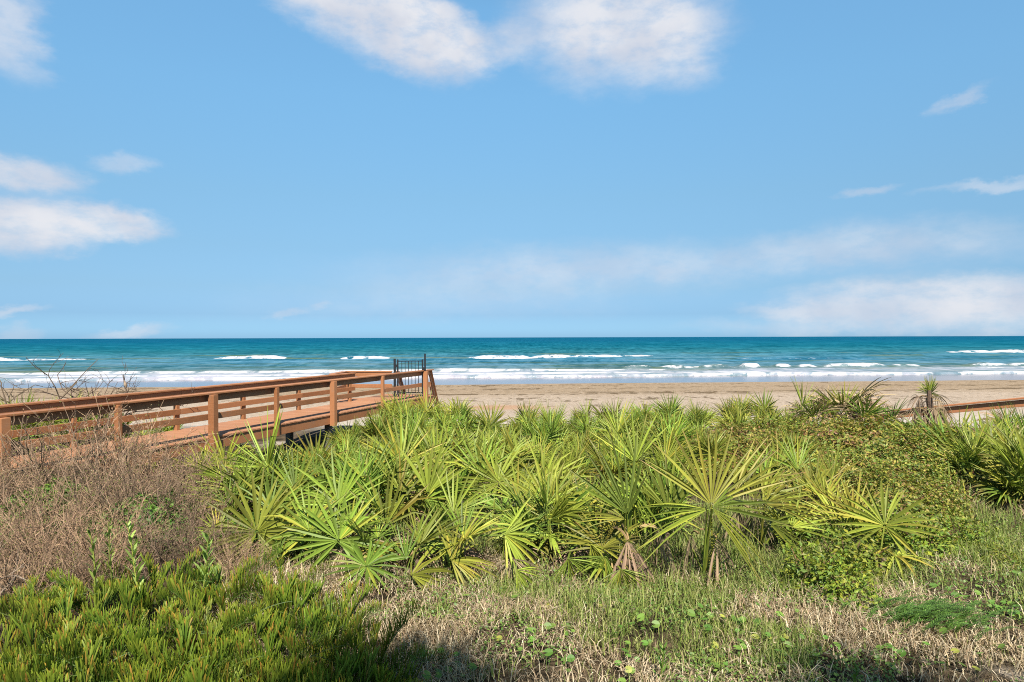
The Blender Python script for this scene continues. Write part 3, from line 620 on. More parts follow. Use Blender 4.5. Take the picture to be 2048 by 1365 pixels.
# plants of the front rows, each blade posed: hub (photo column, row), distance, blade length, roll in view (0 up, 90 right), half spread, lean away, yellowness
def posed(name, label, cat, group, px, D, fr, low=2, dead=1, seed=0, olive=0, wide=.85, mid=1, deadsc=1.0):
    r = random.Random(seed + int(px)); bx, by, bz = at(px, D); root = thing(name, label, cat, (bx, by, bz), group)
    link('trunk', TRUNKM, root)
    for q, (hx, hy, hd, Lp, roll, spr, lean, yel) in enumerate(fr):
        H = np.array([(hx - 1024) / F * hd - bx, hd - by, CAM_Z - (hy - 675.5 - (1024 - hx) * .0029) / F * hd - bz])
        ph, ta = R(roll), R(lean); ax = np.array([math.sin(ph) * math.cos(ta), math.sin(ta), math.cos(ph) * math.cos(ta)])
        nv = np.array([0, -1.0, .55]); nv = nv - ax * nv.dot(ax); nv /= np.linalg.norm(nv)
        if abs(math.sin(ph)) > .5: nv = nv + np.array([0, -.1, .25]); nv = nv - ax * nv.dot(ax); nv /= np.linalg.norm(nv)
        u = np.linspace(0, 1, 7)[:, None]; c0 = np.array([r.uniform(-.05, .05), r.uniform(-.05, .05), .05]); c1 = c0 + (H - c0) * .5 + np.array([0, 0, .10])
        Pp = (1 - u) ** 2 * c0 + 2 * u * (1 - u) * c1 + u ** 2 * H
        me = frond_mesh(int(hx * 3 + hy), int(np.clip(spr * 2 / (8.5 if not olive else 7.5), 9, 26)), Lp * hd / F, spr, 0, 0, 0, r.uniform(.10, .30), r.uniform(.04, .12) + (.12 if abs(roll) > 60 else 0), wide=wide, tip=.18 if not olive else .40, yel=yel * .75, olive=olive, pose=(Pp, ax, nv))
        link('frond', me, root)
    for pool, n, nm, z in ((MID, mid, 'frond', .05), (LOW, low, 'frond', .06), (HANG if olive else DEADF, dead, 'dead_frond', .40 if olive else .12)):
        for k in range(n):
            aa = r.uniform(-2.2, 2.2) if nm == 'frond' else r.uniform(0, 6.28)
            link(nm, r.choice(pool), root, (r.uniform(-.12, .12), r.uniform(-.05, .15), z), (0, 0, -aa), r.uniform(.75, .95) * deadsc)
mb_ = MB(); tube(mb_, [(0, 0, -.15), (.02, -.02, .03), (.05, -.03, .10)], [.06, .055, .04], 7); TRUNKM = mb_.mesh('trunk', M_TRUNK)
SG = 'saw palmettos in the dune thicket'
for px, D, lab, fr in [
    (455, 6.2, 'saw palmetto at the left rim, dark small fan low against the brush', [(432, 1064, 5.7, 60, -15, 110, 25, .0), (482, 985, 6.5, 95, -8, 75, 20, .2), (455, 1010, 6.3, 75, -40, 60, 20, .0)]),
    (515, 5.7, 'saw palmetto with one tall round fan nearest the twiggy brush', [(512, 1065, 5.5, 135, -8, 150, 22, .25), (540, 1020, 6.0, 110, 12, 70, 20, .1)]),
    (600, 5.7, 'saw palmetto whose fan sweeps up left, its stalk showing', [(617, 1064, 5.4, 120, -30, 110, 25, .2), (557, 1107, 5.25, 60, -95, 80, 35, .0), (590, 985, 6.3, 110, 5, 60, 18, .5)]),
    (672, 5.6, 'saw palmetto with star fan left of the lowest star fan', [(676, 1082, 5.35, 130, -5, 140, 24, .2), (676, 1010, 6.1, 135, -14, 75, 18, .35), (754, 1077, 5.6, 55, -60, 120, 30, .1)]),
    (735, 5.35, 'saw palmetto with the lowest round star fan at the grass edge', [(731, 1134, 5.05, 95, 10, 165, 50, .3), (700, 1150, 5.0, 75, -110, 40, 45, .4)]),
    (775, 6.0, 'saw palmetto with a tall upright brush of blades above the star fan', [(771, 1052, 5.8, 135, 10, 52, 20, .2), (734, 967, 6.9, 110, 2, 48, 18, .35), (800, 985, 6.7, 105, 20, 60, 20, .1)]),
    (825, 5.3, 'saw palmetto with yellowing blades lying right over the dry grass', [(821, 1152, 4.95, 125, 102, 55, 30, .7), (828, 1085, 5.4, 115, 58, 38, 25, .35), (810, 1120, 5.2, 85, -40, 60, 30, .1)]),
    (875, 6.0, 'saw palmetto of narrow upright fans before the pale sand gap', [(855, 988, 6.3, 125, 14, 42, 18, .2), (906, 1027, 5.9, 105, 42, 60, 22, .3), (848, 1002, 6.2, 80, 95, 50, 25, .2)]),
    (905, 5.4, 'saw palmetto with yellow blades reaching right at the grass edge', [(901, 1122, 5.15, 105, 82, 95, 28, .65), (925, 1075, 5.5, 90, 30, 60, 25, .3)]),
    (985, 6.6, 'saw palmetto with a round fan high in the middle', [(995, 965, 6.9, 95, -10, 150, 22, .35), (1035, 1001, 6.5, 100, 20, 90, 22, .15), (960, 950, 7.0, 100, -5, 60, 18, .4)]),
    (1050, 6.0, 'saw palmetto with blades combed to the right, mid front', [(1060, 1027, 6.0, 115, 72, 45, 22, .35), (1085, 965, 6.7, 105, 35, 45, 18, .3), (1040, 1055, 5.7, 80, -60, 60, 25, .2)]),
    (1015, 5.5, 'saw palmetto with a yellow fan hanging down at the bare sand', [(1008, 1070, 5.4, 120, 122, 75, 20, .5), (1030, 1142, 4.95, 75, 140, 50, 25, .9)]),
    (1160, 5.8, 'saw palmetto with blades combed left beside the ragged fan palm', [(1201, 1068, 5.6, 105, -78, 50, 22, .25), (1163, 1017, 6.4, 85, 0, 90, 20, .1), (1135, 1119, 5.1, 70, 165, 70, 20, .3)]),
    (1225, 5.2, 'saw palmetto with drooping dark fans below the ragged fan palm', [(1240, 1140, 5.0, 65, 172, 90, 15, .3), (1209, 1115, 5.1, 85, 205, 60, 15, .0), (1180, 1090, 5.3, 80, 150, 40, 15, .5)]),
    (1590, 6.0, 'saw palmetto with fan bent right beside the big fan palm', [(1584, 1056, 5.7, 95, 58, 60, 25, .6), (1525, 1003, 6.2, 115, 48, 42, 20, .5), (1595, 940, 7.3, 80, -5, 60, 18, .4)]),
    (1705, 6.0, 'saw palmetto with a broad yellow fan before the vine mound', [(1707, 1035, 5.9, 105, 18, 115, 24, .9), (1650, 1000, 6.3, 80, 10, 70, 20, .3)]),
    (1630, 6.9, 'saw palmetto fans standing among olive vines above the yellow fan', [(1625, 985, 6.7, 95, -8, 60, 18, .5), (1665, 960, 7.0, 85, 15, 60, 18, .2), (1600, 1010, 6.5, 80, -40, 50, 20, .1)]),
    (1560, 7.9, 'saw palmetto fans standing among vines behind the lower fan palm', [(1555, 935, 7.8, 80, -10, 60, 18, .2), (1590, 925, 8.0, 75, 15, 70, 18, .6), (1530, 950, 7.6, 70, -30, 50, 18, .3)]),
    (1745, 5.4, 'saw palmetto with one flat fan lying on the grass, right of the bushes', [(1740, 1115, 5.35, 90, 102, 28, 20, .6)]),
    (1935, 8.4, 'big saw palmetto at the right, tall round fans under the dead palm', [(1931, 935, 8.2, 135, -2, 95, 20, .15), (1895, 935, 8.4, 145, -35, 40, 18, .0), (1985, 935, 8.3, 135, 28, 50, 20, .5), (1870, 975, 8.0, 110, -60, 50, 22, .2), (1960, 900, 8.8, 90, 10, 60, 15, .3), (1850, 930, 8.6, 95, -20, 40, 18, .4), (1905, 985, 7.9, 110, -85, 40, 20, .1)]),
    (1985, 7.5, 'big saw palmetto at the right edge with fans bending right', [(1900, 1010, 7.3, 110, -50, 60, 22, .2), (1935, 1040, 7.0, 95, -20, 110, 24, .1), (1967, 1000, 7.4, 125, 50, 60, 22, .3), (2010, 975, 7.6, 110, 65, 50, 20, .2), (2035, 1010, 7.2, 100, 40, 80, 22, .4), (1988, 1024, 7.0, 65, 168, 60, 15, 1.0), (1925, 990, 7.6, 70, -80, 60, 25, .1)])]:
    posed('saw_palmetto', lab, 'palmetto', SG, px, D, fr, low=1, dead=2 if px < 1900 else 3, mid=1)
OG = 'tall olive fan palms before the thicket'
posed('fan_palm', 'big olive fan palm with long spreading blades and reddish tips at the grass edge', 'palm', OG, 1412, 5.25,
      [(1422, 1011, 5.15, 190, 6, 62, 14, .2), (1425, 1015, 5.0, 200, 82, 26, 25, .3), (1415, 1020, 5.0, 165, -108, 24, 25, .4), (1424, 1018, 4.95, 190, 130, 18, 14, .3), (1337, 1023, 5.55, 160, -3, 48, 14, .0), (1470, 985, 5.5, 150, 40, 32, 16, .3)], low=0, dead=2, olive=1, wide=.70, mid=0, deadsc=1.0)
posed('fan_palm', 'ragged narrow fan palm with brown tips and grey hanging dead blades', 'palm', OG, 1255, 5.35,
      [(1254, 1030, 5.25, 180, -16, 42, 12, .5), (1270, 925, 5.5, 125, -6, 48, 14, .1), (1262, 975, 5.4, 150, 168, 26, 8, .4), (1250, 1040, 5.2, 110, -70, 26, 14, .9)], low=0, dead=4, olive=1, wide=.66, mid=0, deadsc=1.3)
posed('fan_palm', 'lower fan palm right of the big one, its blades arching over vines', 'palm', OG, 1520, 5.9,
      [(1530, 1010, 5.8, 130, 62, 50, 20, .4), (1510, 1000, 5.9, 110, 15, 60, 18, .2), (1540, 1050, 5.6, 110, 110, 40, 15, .5)], low=1, dead=2, olive=1, wide=.7, mid=0, deadsc=1.0)
rp = random.Random(21)
PLAN = [(6.0, [1105, 1310]), (6.9, [455, 535, 635, 725, 815, 910, 1110, 1190, 1300]),
        (8.0, [425, 455, 520, 610, 700, 790, 880, 970, 1060, 1150, 1240, 1330]), (9.3, [480, 565, 650, 735, 820, 905, 990, 1075, 1160, 1245, 1330, 1420]),
        (11.0, [440, 520, 600, 680, 760, 840, 920, 1000, 1080, 1160, 1240, 1320, 1400]), (13.2, [560, 630, 700, 770, 840, 910, 980, 1050, 1120, 1190, 1260, 1330, 1400, 1470]),
        (16.0, [690, 755, 820, 885, 950, 1015, 1080, 1145, 1210, 1275, 1340, 1405, 1470, 1540]), (19.6, [770, 815, 860, 905, 1060, 1110, 1165, 1225, 1285, 1345, 1410, 1475, 1540])]
for D, xs in PLAN:
    for px in xs:
        d = D + rp.uniform(-.3, .3) * D / 8
        s = rp.choice([.74, .82, .9, .98, 1.08])
        if D > 18: s = 1.28 if px < 910 else (.95 if px < 1180 else 1.15)
        if 7.5 < D < 15 and px < 760: s *= .84
        if 12 < D < 18 and 760 < px < 930: s *= 1.12
        n = (2, 5, 4) if D < 5.5 else ((3, 5, 1) if D < 12 else (4, 4, 1))
        auto(px + rp.uniform(-12, 12), d, sc=s, up=n[0], mid=n[1], low=n[2], dead=rp.choice([1, 1, 2, 2]) if D < 12 else rp.choice([0, 0, 1]), seed=int(px))
# right hand side
for px, D, s, dd in [(2065, 8.8, .9, 1), (1860, 9.4, .72, 1), (1905, 9.2, .8, 2), (1985, 9.2, .85, 1), (2040, 7.6, .9, 2), (1940, 7.7, .7, 1), (2060, 6.9, .8, 2), (2035, 10.2, 1.15, 3), (1790, 12.4, .7, 1), (1945, 11.6, .8, 3), (2035, 12.6, 1.2, 4), (2090, 7.0, 1.0, 2), (1925, 12.9, .62, 2),
                     (1590, 8.3, .7, 0), (1630, 14.2, 1.4, 5), (1690, 14.6, 1.75, 5), (1745, 14.0, 1.5, 5), (1600, 16.0, .9, 2), (1525, 11.2, .8, 0), (1565, 13.4, .9, 1)]:
    auto(px, D, sc=s, up=4, mid=6, low=3, dead=dd, seed=int(px) + 9)
# beyond the boardwalk on the left
for px, D, s in [(-15, 14.5, 1.4), (30, 13.4, 1.3), (75, 15.5, 1.2), (125, 16.5, 1.22), (175, 17, 1.2), (225, 17.0, 1.2), (275, 18, 1.15), (330, 19, 1.2), (190, 15.0, .9), (260, 15.8, .9), (330, 16.8, .85), (400, 17.9, .85), (470, 19.0, .7)]:
    auto(px, D, sc=s, up=4, mid=5, low=2, dead=1, seed=int(px) + 55)

# dead palm on the skyline at the right
def deadpalm():
    root = thing('dead_palm', 'nearly dead palm with grey skirt and small green crown before the sand', 'palm', at(1862, 13.6))
    r = random.Random(5); mb = MB(); tube(mb, [(0, 0, -.2), (.02, 0, .5), (-.03, 0, 1.0), (-.04, 0, 1.2)], [.08, .07, .06, .03], 8); link('trunk', mb.mesh('trunk', M_TRUNK), root)
    for k in range(42):
        a = r.uniform(0, 6.28); link('dead_frond', r.choice(HANG if k % 3 else DEADF), root, (-.03 + .06 * math.sin(a), .06 * math.cos(a), r.uniform(.35, 1.1)), (0, 0, -a), r.uniform(.9, 1.35))
    for k in range(3):
        a = r.uniform(0, 6.28); link('frond', UP[k], root, (-.03, 0, .95), (0, 0, -a), (.6, .6, .85))
deadpalm()

# ------------------------------------------------------------------ leafy shrubs and vines
def leaf_cloud(seed, n, rx, rz, leaf, pal, lump=.25, core=.55, upb=.5):
    r = np.random.RandomState(seed)
    d = r.normal(size=(n, 3)); d[:, 2] = np.abs(d[:, 2]); d /= np.linalg.norm(d, axis=1)[:, None]
    az_ = np.arctan2(d[:, 1], d[:, 0]); l = 1 + lump * (fbm(az_ * 1.6 + 20, d[:, 2] * 3, seed, 3) - .5) * 2
    rad = (core + (1 - core) * r.rand(n) ** .5) * l
    P = d * rad[:, None] * np.array([rx, rx, rz])
    nm = d + r.normal(scale=.7, size=(n, 3)) + np.array([0, 0, upb]); nm /= np.linalg.norm(nm, axis=1)[:, None]
    a = np.cross(nm, r.normal(size=(n, 3))); a /= np.linalg.norm(a, axis=1)[:, None]; b = np.cross(nm, a)
    s = leaf * r.uniform(.45, 1.8, n)[:, None]
    V = np.stack([P - a * s, P + b * s * .5 + nm * s * .15, P + a * s, P - b * s * .5 + nm * s * .15], 1).reshape(-1, 3)
    i = np.arange(n)[:, None] * 4; Fq = np.concatenate([i + [[0, 1, 2]], i + [[0, 2, 3]]])
    c = np.array(pal)[r.choice(len(pal), n)] * r.uniform(.7, 1.2, n)[:, None]
    return V, Fq, np.repeat(c, 4, 0)
def leafmesh(*a, **k):
    V, Fq, C = leaf_cloud(*a, **k); return mesh('foliage', V, Fq, M_LEAF, C)
def stems(seed, n, rx, rz):
    r = random.Random(seed); mb = MB()
    for k in range(n):
        a = r.uniform(0, 6.28); q = r.uniform(.3, .85)
        tube(mb, [(0.1 * math.cos(a), .1 * math.sin(a), -.1), (.5 * q * rx * math.cos(a + .2), .5 * q * rx * math.sin(a + .2), .5 * rz), (q * rx * math.cos(a), q * rx * math.sin(a), rz * r.uniform(.7, .95))], [.010, .007, .003], 4, (.20, .13, .08))
    return mb.mesh('stem', M_TWIG)
VPAL = [(.25, .28, .045), (.38, .35, .055), (.32, .18, .065), (.15, .23, .032), (.46, .38, .09), (.20, .25, .04)]
GPAL = [(.10, .22, .030), (.15, .27, .035), (.07, .16, .028)]
YPAL = [(.22, .30, .03), (.28, .30, .03), (.15, .24, .03)]
VINE = [(leafmesh(900 + k, 13000, .80, .44, .018, VPAL, .75, .42), stems(900 + k, 26, .8, .42)) for k in range(3)]
GRNB = [(leafmesh(920 + k, 6000, .60, .55, .024, GPAL), stems(920 + k, 20, .6, .55)) for k in range(2)]
YELB = [(leafmesh(940 + k, 1900, .30, .34, .016, YPAL, .85, .15), stems(940 + k, 14, .3, .3)) for k in range(2)]
def shrub(nm, pool, k, label, px, D, sc, group, cat='shrub', zs=1.0):
    o = thing(nm, label, cat, at(px, D, -.03), group, (px * .37) % 6.28, (sc, sc, sc * zs))
    link('foliage', pool[k % len(pool)][0], o); link('stem', pool[k % len(pool)][1], o); return o
VG = 'olive vines mounding over the dune'
for k, (px, D, sc, lab) in enumerate([
    (1470, 10.4, 1.15, 'olive vine mound behind the big fan palm'), (1560, 9.9, 1.02, 'olive vine mound on the crest left of the shaggy palmettos'), (1650, 9.5, .98, 'olive vine mound below the shaggy palmettos'),
    (1730, 8.9, 1.15, 'olive vine mound below the bright green bush'), (1545, 8.6, .88, 'olive vine mound right of the big fan palm'), (1640, 8.3, .85, 'olive vine mound above the yellow palmetto fans'), (1720, 7.7, .9, 'olive vine mound right of the yellow palmetto fans'),
    (1780, 8.2, .9, 'olive vine mound left of the big right palmetto'), (1795, 7.2, .75, 'olive vine mound below the big right palmetto'), (1790, 6.4, .6, 'low olive vine mound touching the right palmetto skirt'), (1765, 6.7, .9, 'low olive vine mound above the yellow bush'),
    (1440, 12.2, 1.0, 'small olive vine mound at the back, between palmettos'), (1340, 8.8, .7, 'small olive vine patch between the two tall fan palms'), (1700, 11.0, 1.1, 'olive vine mound under the shaggy palmettos, furthest back'), (1810, 9.9, .8, 'olive vine mound beside the bright green bush')]):
    shrub('vine_mound', VINE, k, lab, px, D, sc, VG, 'vine')
GG = 'bright green leafy bushes'
for k, (px, D, sc, lab) in enumerate([(1775, 11.3, 1.0, 'bright green bush below the shaggy palmetto cluster'), (1830, 10.9, .95, 'bright green bush below the dead palm'), (1740, 12.2, .85, 'bright green bush against the shaggy palmettos'), (1880, 10.4, .8, 'bright green bush left of the big right palmetto'),
                                   (430, 7.4, .55, 'bright green bush among brown twigs near the boardwalk post'), (265, 6.0, .85, 'green leafy bush showing through the middle of the brown brush'), (110, 6.5, .85, 'green leafy bush showing through brown brush at the left'), (340, 6.5, .75, 'green leafy bush showing through brush near the palmettos'), (480, 6.2, .5, 'dark green bush between twiggy brush and palmettos')]):
    shrub('green_bush', GRNB, k, lab, px, D, sc, GG)
YG = 'small yellow green bushes in the grass'
for k, (px, D, sc, lab) in enumerate([(1625, 5.0, 1.0, 'small yellow green bush right of the palm grass edge'), (1705, 5.25, 1.05, 'small green bush below the yellow palmetto fans'), (1690, 4.75, .8, 'lowest small bush in the grass below the vine mounds'), (1850, 5.75, 1.0, 'yellow bush at the foot of the vine mound'),
                                   (1770, 5.9, .9, 'green bush beside the low palmetto fan'), (1650, 5.9, .8, 'green bush under the yellow palmetto fans'), (1930, 6.0, .7, 'small green bush at the right palmetto foot'), (120, 4.9, .7, 'small green bush in the brown brush'), (1995, 5.4, .6, 'low green bush near the right edge')]):
    shrub('small_bush', YELB, k, lab, px, D, sc, YG)

# ------------------------------------------------------------------ brown twiggy brush
def twig_bush(seed, n0=36, n1=7, n2=6):
    r = np.random.RandomState(seed); S = MB(); Tw = []; TC = []
    def unit(v): return v / (np.linalg.norm(v) + 1e-9)
    for i in range(n0):
        a = r.uniform(0, 6.28); le = r.uniform(.05, .95)
        d = unit(np.array([math.cos(a) * le + .18, math.sin(a) * le, 1.0])); L = r.uniform(.6, 1.0)
        P = [np.array([math.cos(a) * .22 * r.rand(), math.sin(a) * .22 * r.rand(), -.05])]
        for k in range(5): d = unit(d + r.normal(scale=.16, size=3) + np.array([0, 0, .03])); P.append(P[-1] + d * L / 5)
        P = np.array(P); c0 = np.array([.38, .29, .22]) * r.uniform(.6, 1.3); tube(S, P, np.linspace(.0085, .003, 6), 3, c0)
        for j in range(n1):
            s = r.uniform(1.2, 5); k = min(int(s), 4); q = P[k] + (P[k + 1] - P[k]) * (s - k)
            d1 = unit(unit(P[k + 1] - P[k]) + r.normal(scale=.55, size=3) + np.array([.1, 0, .2])); L1 = r.uniform(.15, .34); Q = [q]
            for _ in range(3): d1 = unit(d1 + r.normal(scale=.2, size=3)); Q.append(Q[-1] + d1 * L1 / 3)
            Q = np.array(Q); tube(S, Q, [.003, .0025, .002, .0012], 3, c0 * r.uniform(.8, 1.2))
            for m_ in range(n2):
                s = r.uniform(.6, 3); k = min(int(s), 2); q = Q[k] + (Q[k + 1] - Q[k]) * (s - k)
                d2 = unit(unit(Q[k + 1] - Q[k]) + r.normal(scale=.6, size=3)); L2 = r.uniform(.05, .13)
                Tw.append((q, q + d2 * L2)); TC.append(np.array([.38, .27, .20]) * r.uniform(.4, 1.4))
    A = np.array([x[0] for x in Tw]); B = np.array([x[1] for x in Tw]); TC = np.array(TC); n = len(A)
    w_ = np.cross(B - A, r.normal(size=(n, 3))); w_ = w_ / np.linalg.norm(w_, axis=1)[:, None] * .0018
    V = np.stack([A - w_, A + w_, B + w_ * .5, B - w_ * .5], 1).reshape(-1, 3); i = np.arange(n)[:, None] * 4
    S.add(V, np.concatenate([i + [[0, 1, 2]], i + [[0, 2, 3]]]), np.repeat(TC, 4, 0))
    # tiny dry leaves and seed heads along the twigs
    k = 3; T = r.uniform(.3, 1.05, (n, k)); P = A[:, None] + (B - A)[:, None] * T[..., None]; P = P.reshape(-1, 3); q = len(P)
    u = r.normal(size=(q, 3)); u /= np.linalg.norm(u, axis=1)[:, None]; v = np.cross(u, r.normal(size=(q, 3))); v /= np.linalg.norm(v, axis=1)[:, None]
    s = r.uniform(.005, .011, q)[:, None]
    V = np.stack([P - u * s * .4, P + v * s * .45, P + u * s, P - v * s * .45], 1).reshape(-1, 3); i = np.arange(q)[:, None] * 4
    pal = np.array([(.42, .27, .16), (.30, .21, .13), (.20, .14, .08), (.24, .28, .06), (.48, .37, .25)]); C = pal[r.choice(5, q, p=[.24, .22, .18, .24, .12])] * r.uniform(.7, 1.25, q)[:, None]
    return S.mesh('stem', M_TWIG), mesh('foliage', V, np.concatenate([i + [[0, 1, 2]], i + [[0, 2, 3]]]), M_DEAD, np.repeat(C, 4, 0))
BRUSH = [twig_bush(60 + k) for k in range(3)]
BG = 'brown twiggy shrubs in front of the boardwalk'
for k, (px, D, h, lab) in enumerate([
    (150, 7.2, 1.05, 'tallest brown twiggy shrub before the boardwalk rail'), (255, 7.3, 1.0, 'brown twiggy shrub beside the thin rail post'), (45, 6.9, .82, 'brown twiggy shrub before the deck at the left edge'), (335, 7.0, .82, 'brown twiggy shrub left of the first thick post'), (415, 7.2, .62, 'low brown twiggy shrub under the first thick post'),
    (-50, 6.3, .78, 'brown twiggy shrub cut by the left edge, upper'), (90, 6.0, .72, 'brown twiggy shrub below the tallest one'), (205, 6.1, .82, 'brown twiggy shrub in the middle of the brush'), (300, 6.1, .72, 'greyish twiggy shrub mid brush toward the palmettos'), (390, 6.2, .60, 'greyish twiggy shrub touching the palmettos'),
    (10, 5.3, .58, 'brown twiggy shrub behind the bare grey branch'), (120, 5.25, .62, 'brown twiggy shrub right of the bare grey branch'), (225, 5.2, .58, 'lower brown twiggy shrub above the tall weed'), (325, 5.2, .52, 'lower brown twiggy shrub left of the palmetto edge'), (415, 5.4, .48, 'lowest twiggy shrub beside the dark green bush'),
    (60, 4.7, .48, 'brown twiggy shrub above the coontie at left'), (165, 4.75, .42, 'brown twiggy shrub above the coontie middle'), (480, 5.0, .36, 'small twiggy shrub between palmetto and coontie')]):
    o = thing('twiggy_shrub', lab, 'shrub', at(px, D, -.02), BG, (px * .61) % .9 - .45, (h * 1.08, h * 1.08, h * 1.17))
    link('stem', BRUSH[k % 3][0], o); link('foliage', BRUSH[k % 3][1], o)

# a small bird on the leafless shrub
def bird():
    o = thing('bird', 'small pale bird perched on the leafless shrub behind the boardwalk rail', 'bird', ((250 - 1024) / F * 14.6, 14.6, CAM_Z - (772 - 678) / F * 14.6))
    bm_ = MB(); n = 10
    P = [(.012, 0, -.055), (.006, 0, -.03), (0, 0, 0), (-.004, 0, .03), (-.004, 0, .055), (-.006, -.004, .075), (-.010, -.010, .092), (-.012, -.022, .097), (-.012, -.040, .094)]
    rad = [.004, .012, .026, .031, .025, .018, .019, .011, .002]
    tube(bm_, P, rad, 9, (.42, .36, .30)); tube(bm_, [(.012, .006, -.11), (.010, .004, -.05), (.008, .002, -.03)], [.012, .010, .008], 5, (.16, .13, .11))
    for sx_ in (-1, 1): tube(bm_, [(sx_ * .008, -.006, -.075), (sx_ * .008, -.004, -.028)], .0025, 4, (.15, .1, .08))
    link('body', bm_.mesh('body', M_TWIG, True), o)
    wm = MB()
    for sx_ in (-1, 1): tube(wm, [(sx_ * .024, .004, .045), (sx_ * .027, .008, .01), (sx_ * .016, .014, -.045), (sx_ * .008, .012, -.075)], [.006, .012, .009, .002], 6, (.17, .14, .12))
    link('wings', wm.mesh('wings', M_TWIG, True), o)
bird()
# bare grey branches
def bare(nm, label, loc, seed, spread, H, n, r0, colr, lean):
    r = np.random.RandomState(seed); mb = MB()
    def grow(p, d, L, rad, lev):
        P = [p]
        for k in range(4):
            d = d + r.normal(scale=.22, size=3); d /= np.linalg.norm(d); P.append(P[-1] + d * L / 4)
        tube(mb, P, np.linspace(rad, rad * .5, 5), 5, np.array(colr) * r.uniform(.75, 1.2))
        if lev:
            for j in range(3):
                k = r.randint(1, 5); grow(P[k], d + r.normal(scale=spread, size=3), L * r.uniform(.4, .7), rad * .55, lev - 1)
    for i in range(n): grow(np.array([r.uniform(-.1, .1), r.uniform(-.1, .1), -.1]), np.array([lean, 0, 1.0]) + r.normal(scale=.45, size=3), H * r.uniform(.6, 1), r0, 3)
    return tag(link(nm, mb.mesh(nm, M_TWIG), None, loc), label, 'branch')
bare('bare_branch', 'bare grey branch sticking out of the brown brush at the left edge', at(-25, 4.75), 3, .7, .75, 3, .011, (.42, .36, .31), .55)
bare('bare_shrub', 'leafless grey shrub behind the boardwalk rail, its twigs against the surf', at(150, 14.6), 5, .8, 2.1, 6, .028, (.13, .10, .085), .5)
bare('bare_shrub', 'leafless dark shrub by the left edge behind the rail', at(12, 15.0), 9, .8, 2.0, 5, .024, (.12, .10, .08), .1)

# ------------------------------------------------------------------ coontie in the near left corner
def coontie_frond(seed):
    r = np.random.RandomState(seed); mb = MB(); n = 28; L = r.uniform(.42, .54)
    t_ = np.linspace(0, 1, 14); ang = .45 + 1.15 * t_ ** 1.1
    P = np.zeros((14, 3))
    for k in range(1, 14): P[k] = P[k - 1] + L / 13 * np.array([0, math.sin(ang[k]), math.cos(ang[k])])
    tube(mb, P, np.linspace(.004, .0015, 14), 3, (.10, .15, .03))
    for i in range(n):
        s = .18 + .82 * i / (n - 1); k = min(int(s * 13), 12); q = P[k] + (P[k + 1] - P[k]) * (s * 13 - k)
        tg = (P[k + 1] - P[k]); tg /= np.linalg.norm(tg)
        for sd_ in (-1, 1):
            d = np.array([sd_ * r.uniform(.05, .45), 0, 0]) + tg * r.uniform(.05, .35) + np.array([0, 0, r.uniform(.85, 1.1)]); d /= np.linalg.norm(d)
            l = r.uniform(.095, .145) * (1 - .3 * s ** 3); wv = np.cross(d, np.array([r.uniform(-.5, .5), -1, r.uniform(-.2, .3)])); wv /= np.linalg.norm(wv); nv = np.cross(wv, d)
            hw = np.array([.0013, .0029, .0033, .0028, .0011]); u = np.array([0, .3, .6, .88, 1.0])
            C = q + l * u[:, None] * d + (.12 * l * u ** 2)[:, None] * nv * r.uniform(-1, 1)
            V = np.stack([C - hw[:, None] * wv, C + hw[:, None] * wv], 1).reshape(-1, 3)
            Fq = [[2 * k2, 2 * k2 + 1, 2 * k2 + 3, 2 * k2 + 2] for k2 in range(4)]
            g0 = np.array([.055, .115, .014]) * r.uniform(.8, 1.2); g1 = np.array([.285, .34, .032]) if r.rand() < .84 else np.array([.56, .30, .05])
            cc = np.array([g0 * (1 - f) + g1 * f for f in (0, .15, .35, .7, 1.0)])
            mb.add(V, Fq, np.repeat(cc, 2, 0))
    return mb.mesh('frond', M_COON)
COON = [coontie_frond(700 + k) for k in range(6)]
CG = 'coontie plants in the near left corner'
rc = random.Random(9)
for px, D, sc, lab in [(560, 4.35, .85, 'coontie plant at the back below the dark green bush'), (440, 4.4, .9, 'coontie plant at the back right of the tall weed'), (310, 4.35, .85, 'coontie plant around the foot of the tall weed'), (180, 4.3, .8, 'coontie plant left of the tall weed'), (50, 4.2, .75, 'coontie plant at the left edge under the brush'),
                       (665, 4.0, .9, 'coontie plant at the right rim by the dry grass'), (540, 3.85, 1.0, 'coontie plant behind the right rim'), (410, 3.8, 1.0, 'coontie plant mid patch below the weed'), (270, 3.75, .95, 'coontie plant mid patch left of the weed'), (130, 3.7, .95, 'coontie plant mid patch near the left edge'), (-10, 3.65, .95, 'coontie plant cut by the left edge'),
                       (735, 3.55, .85, 'rightmost coontie plant beside shaded grass'), (630, 3.4, 1.0, 'coontie plant low on the right rim'), (500, 3.3, 1.0, 'coontie plant low in the patch middle'), (370, 3.25, 1.0, 'coontie plant low in the patch, left of middle'), (240, 3.2, 1.0, 'coontie plant low toward the left corner'), (100, 3.2, 1.0, 'coontie plant in the left corner'), (-40, 3.1, 1.0, 'coontie plant at the corner, cut by the frame edge'),
                       (700, 3.05, .95, 'coontie plant at the bottom edge, right rim'), (570, 2.9, 1.0, 'coontie plant at the bottom edge, middle'), (430, 2.85, 1.0, 'coontie plant at the bottom edge, left of middle'), (290, 2.85, 1.0, 'coontie plant at the bottom edge near the corner'), (140, 2.8, 1.0, 'coontie plant at the bottom left corner')]:
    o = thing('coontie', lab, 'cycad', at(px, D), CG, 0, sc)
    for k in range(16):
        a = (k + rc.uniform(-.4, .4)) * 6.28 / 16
        link('frond', COON[rc.randrange(6)], o, (.05 * math.sin(a), .05 * math.cos(a), rc.uniform(.0, .04)), (rc.uniform(-.35, .2), rc.uniform(-.1, .1), -a), rc.uniform(.68, 1.16))

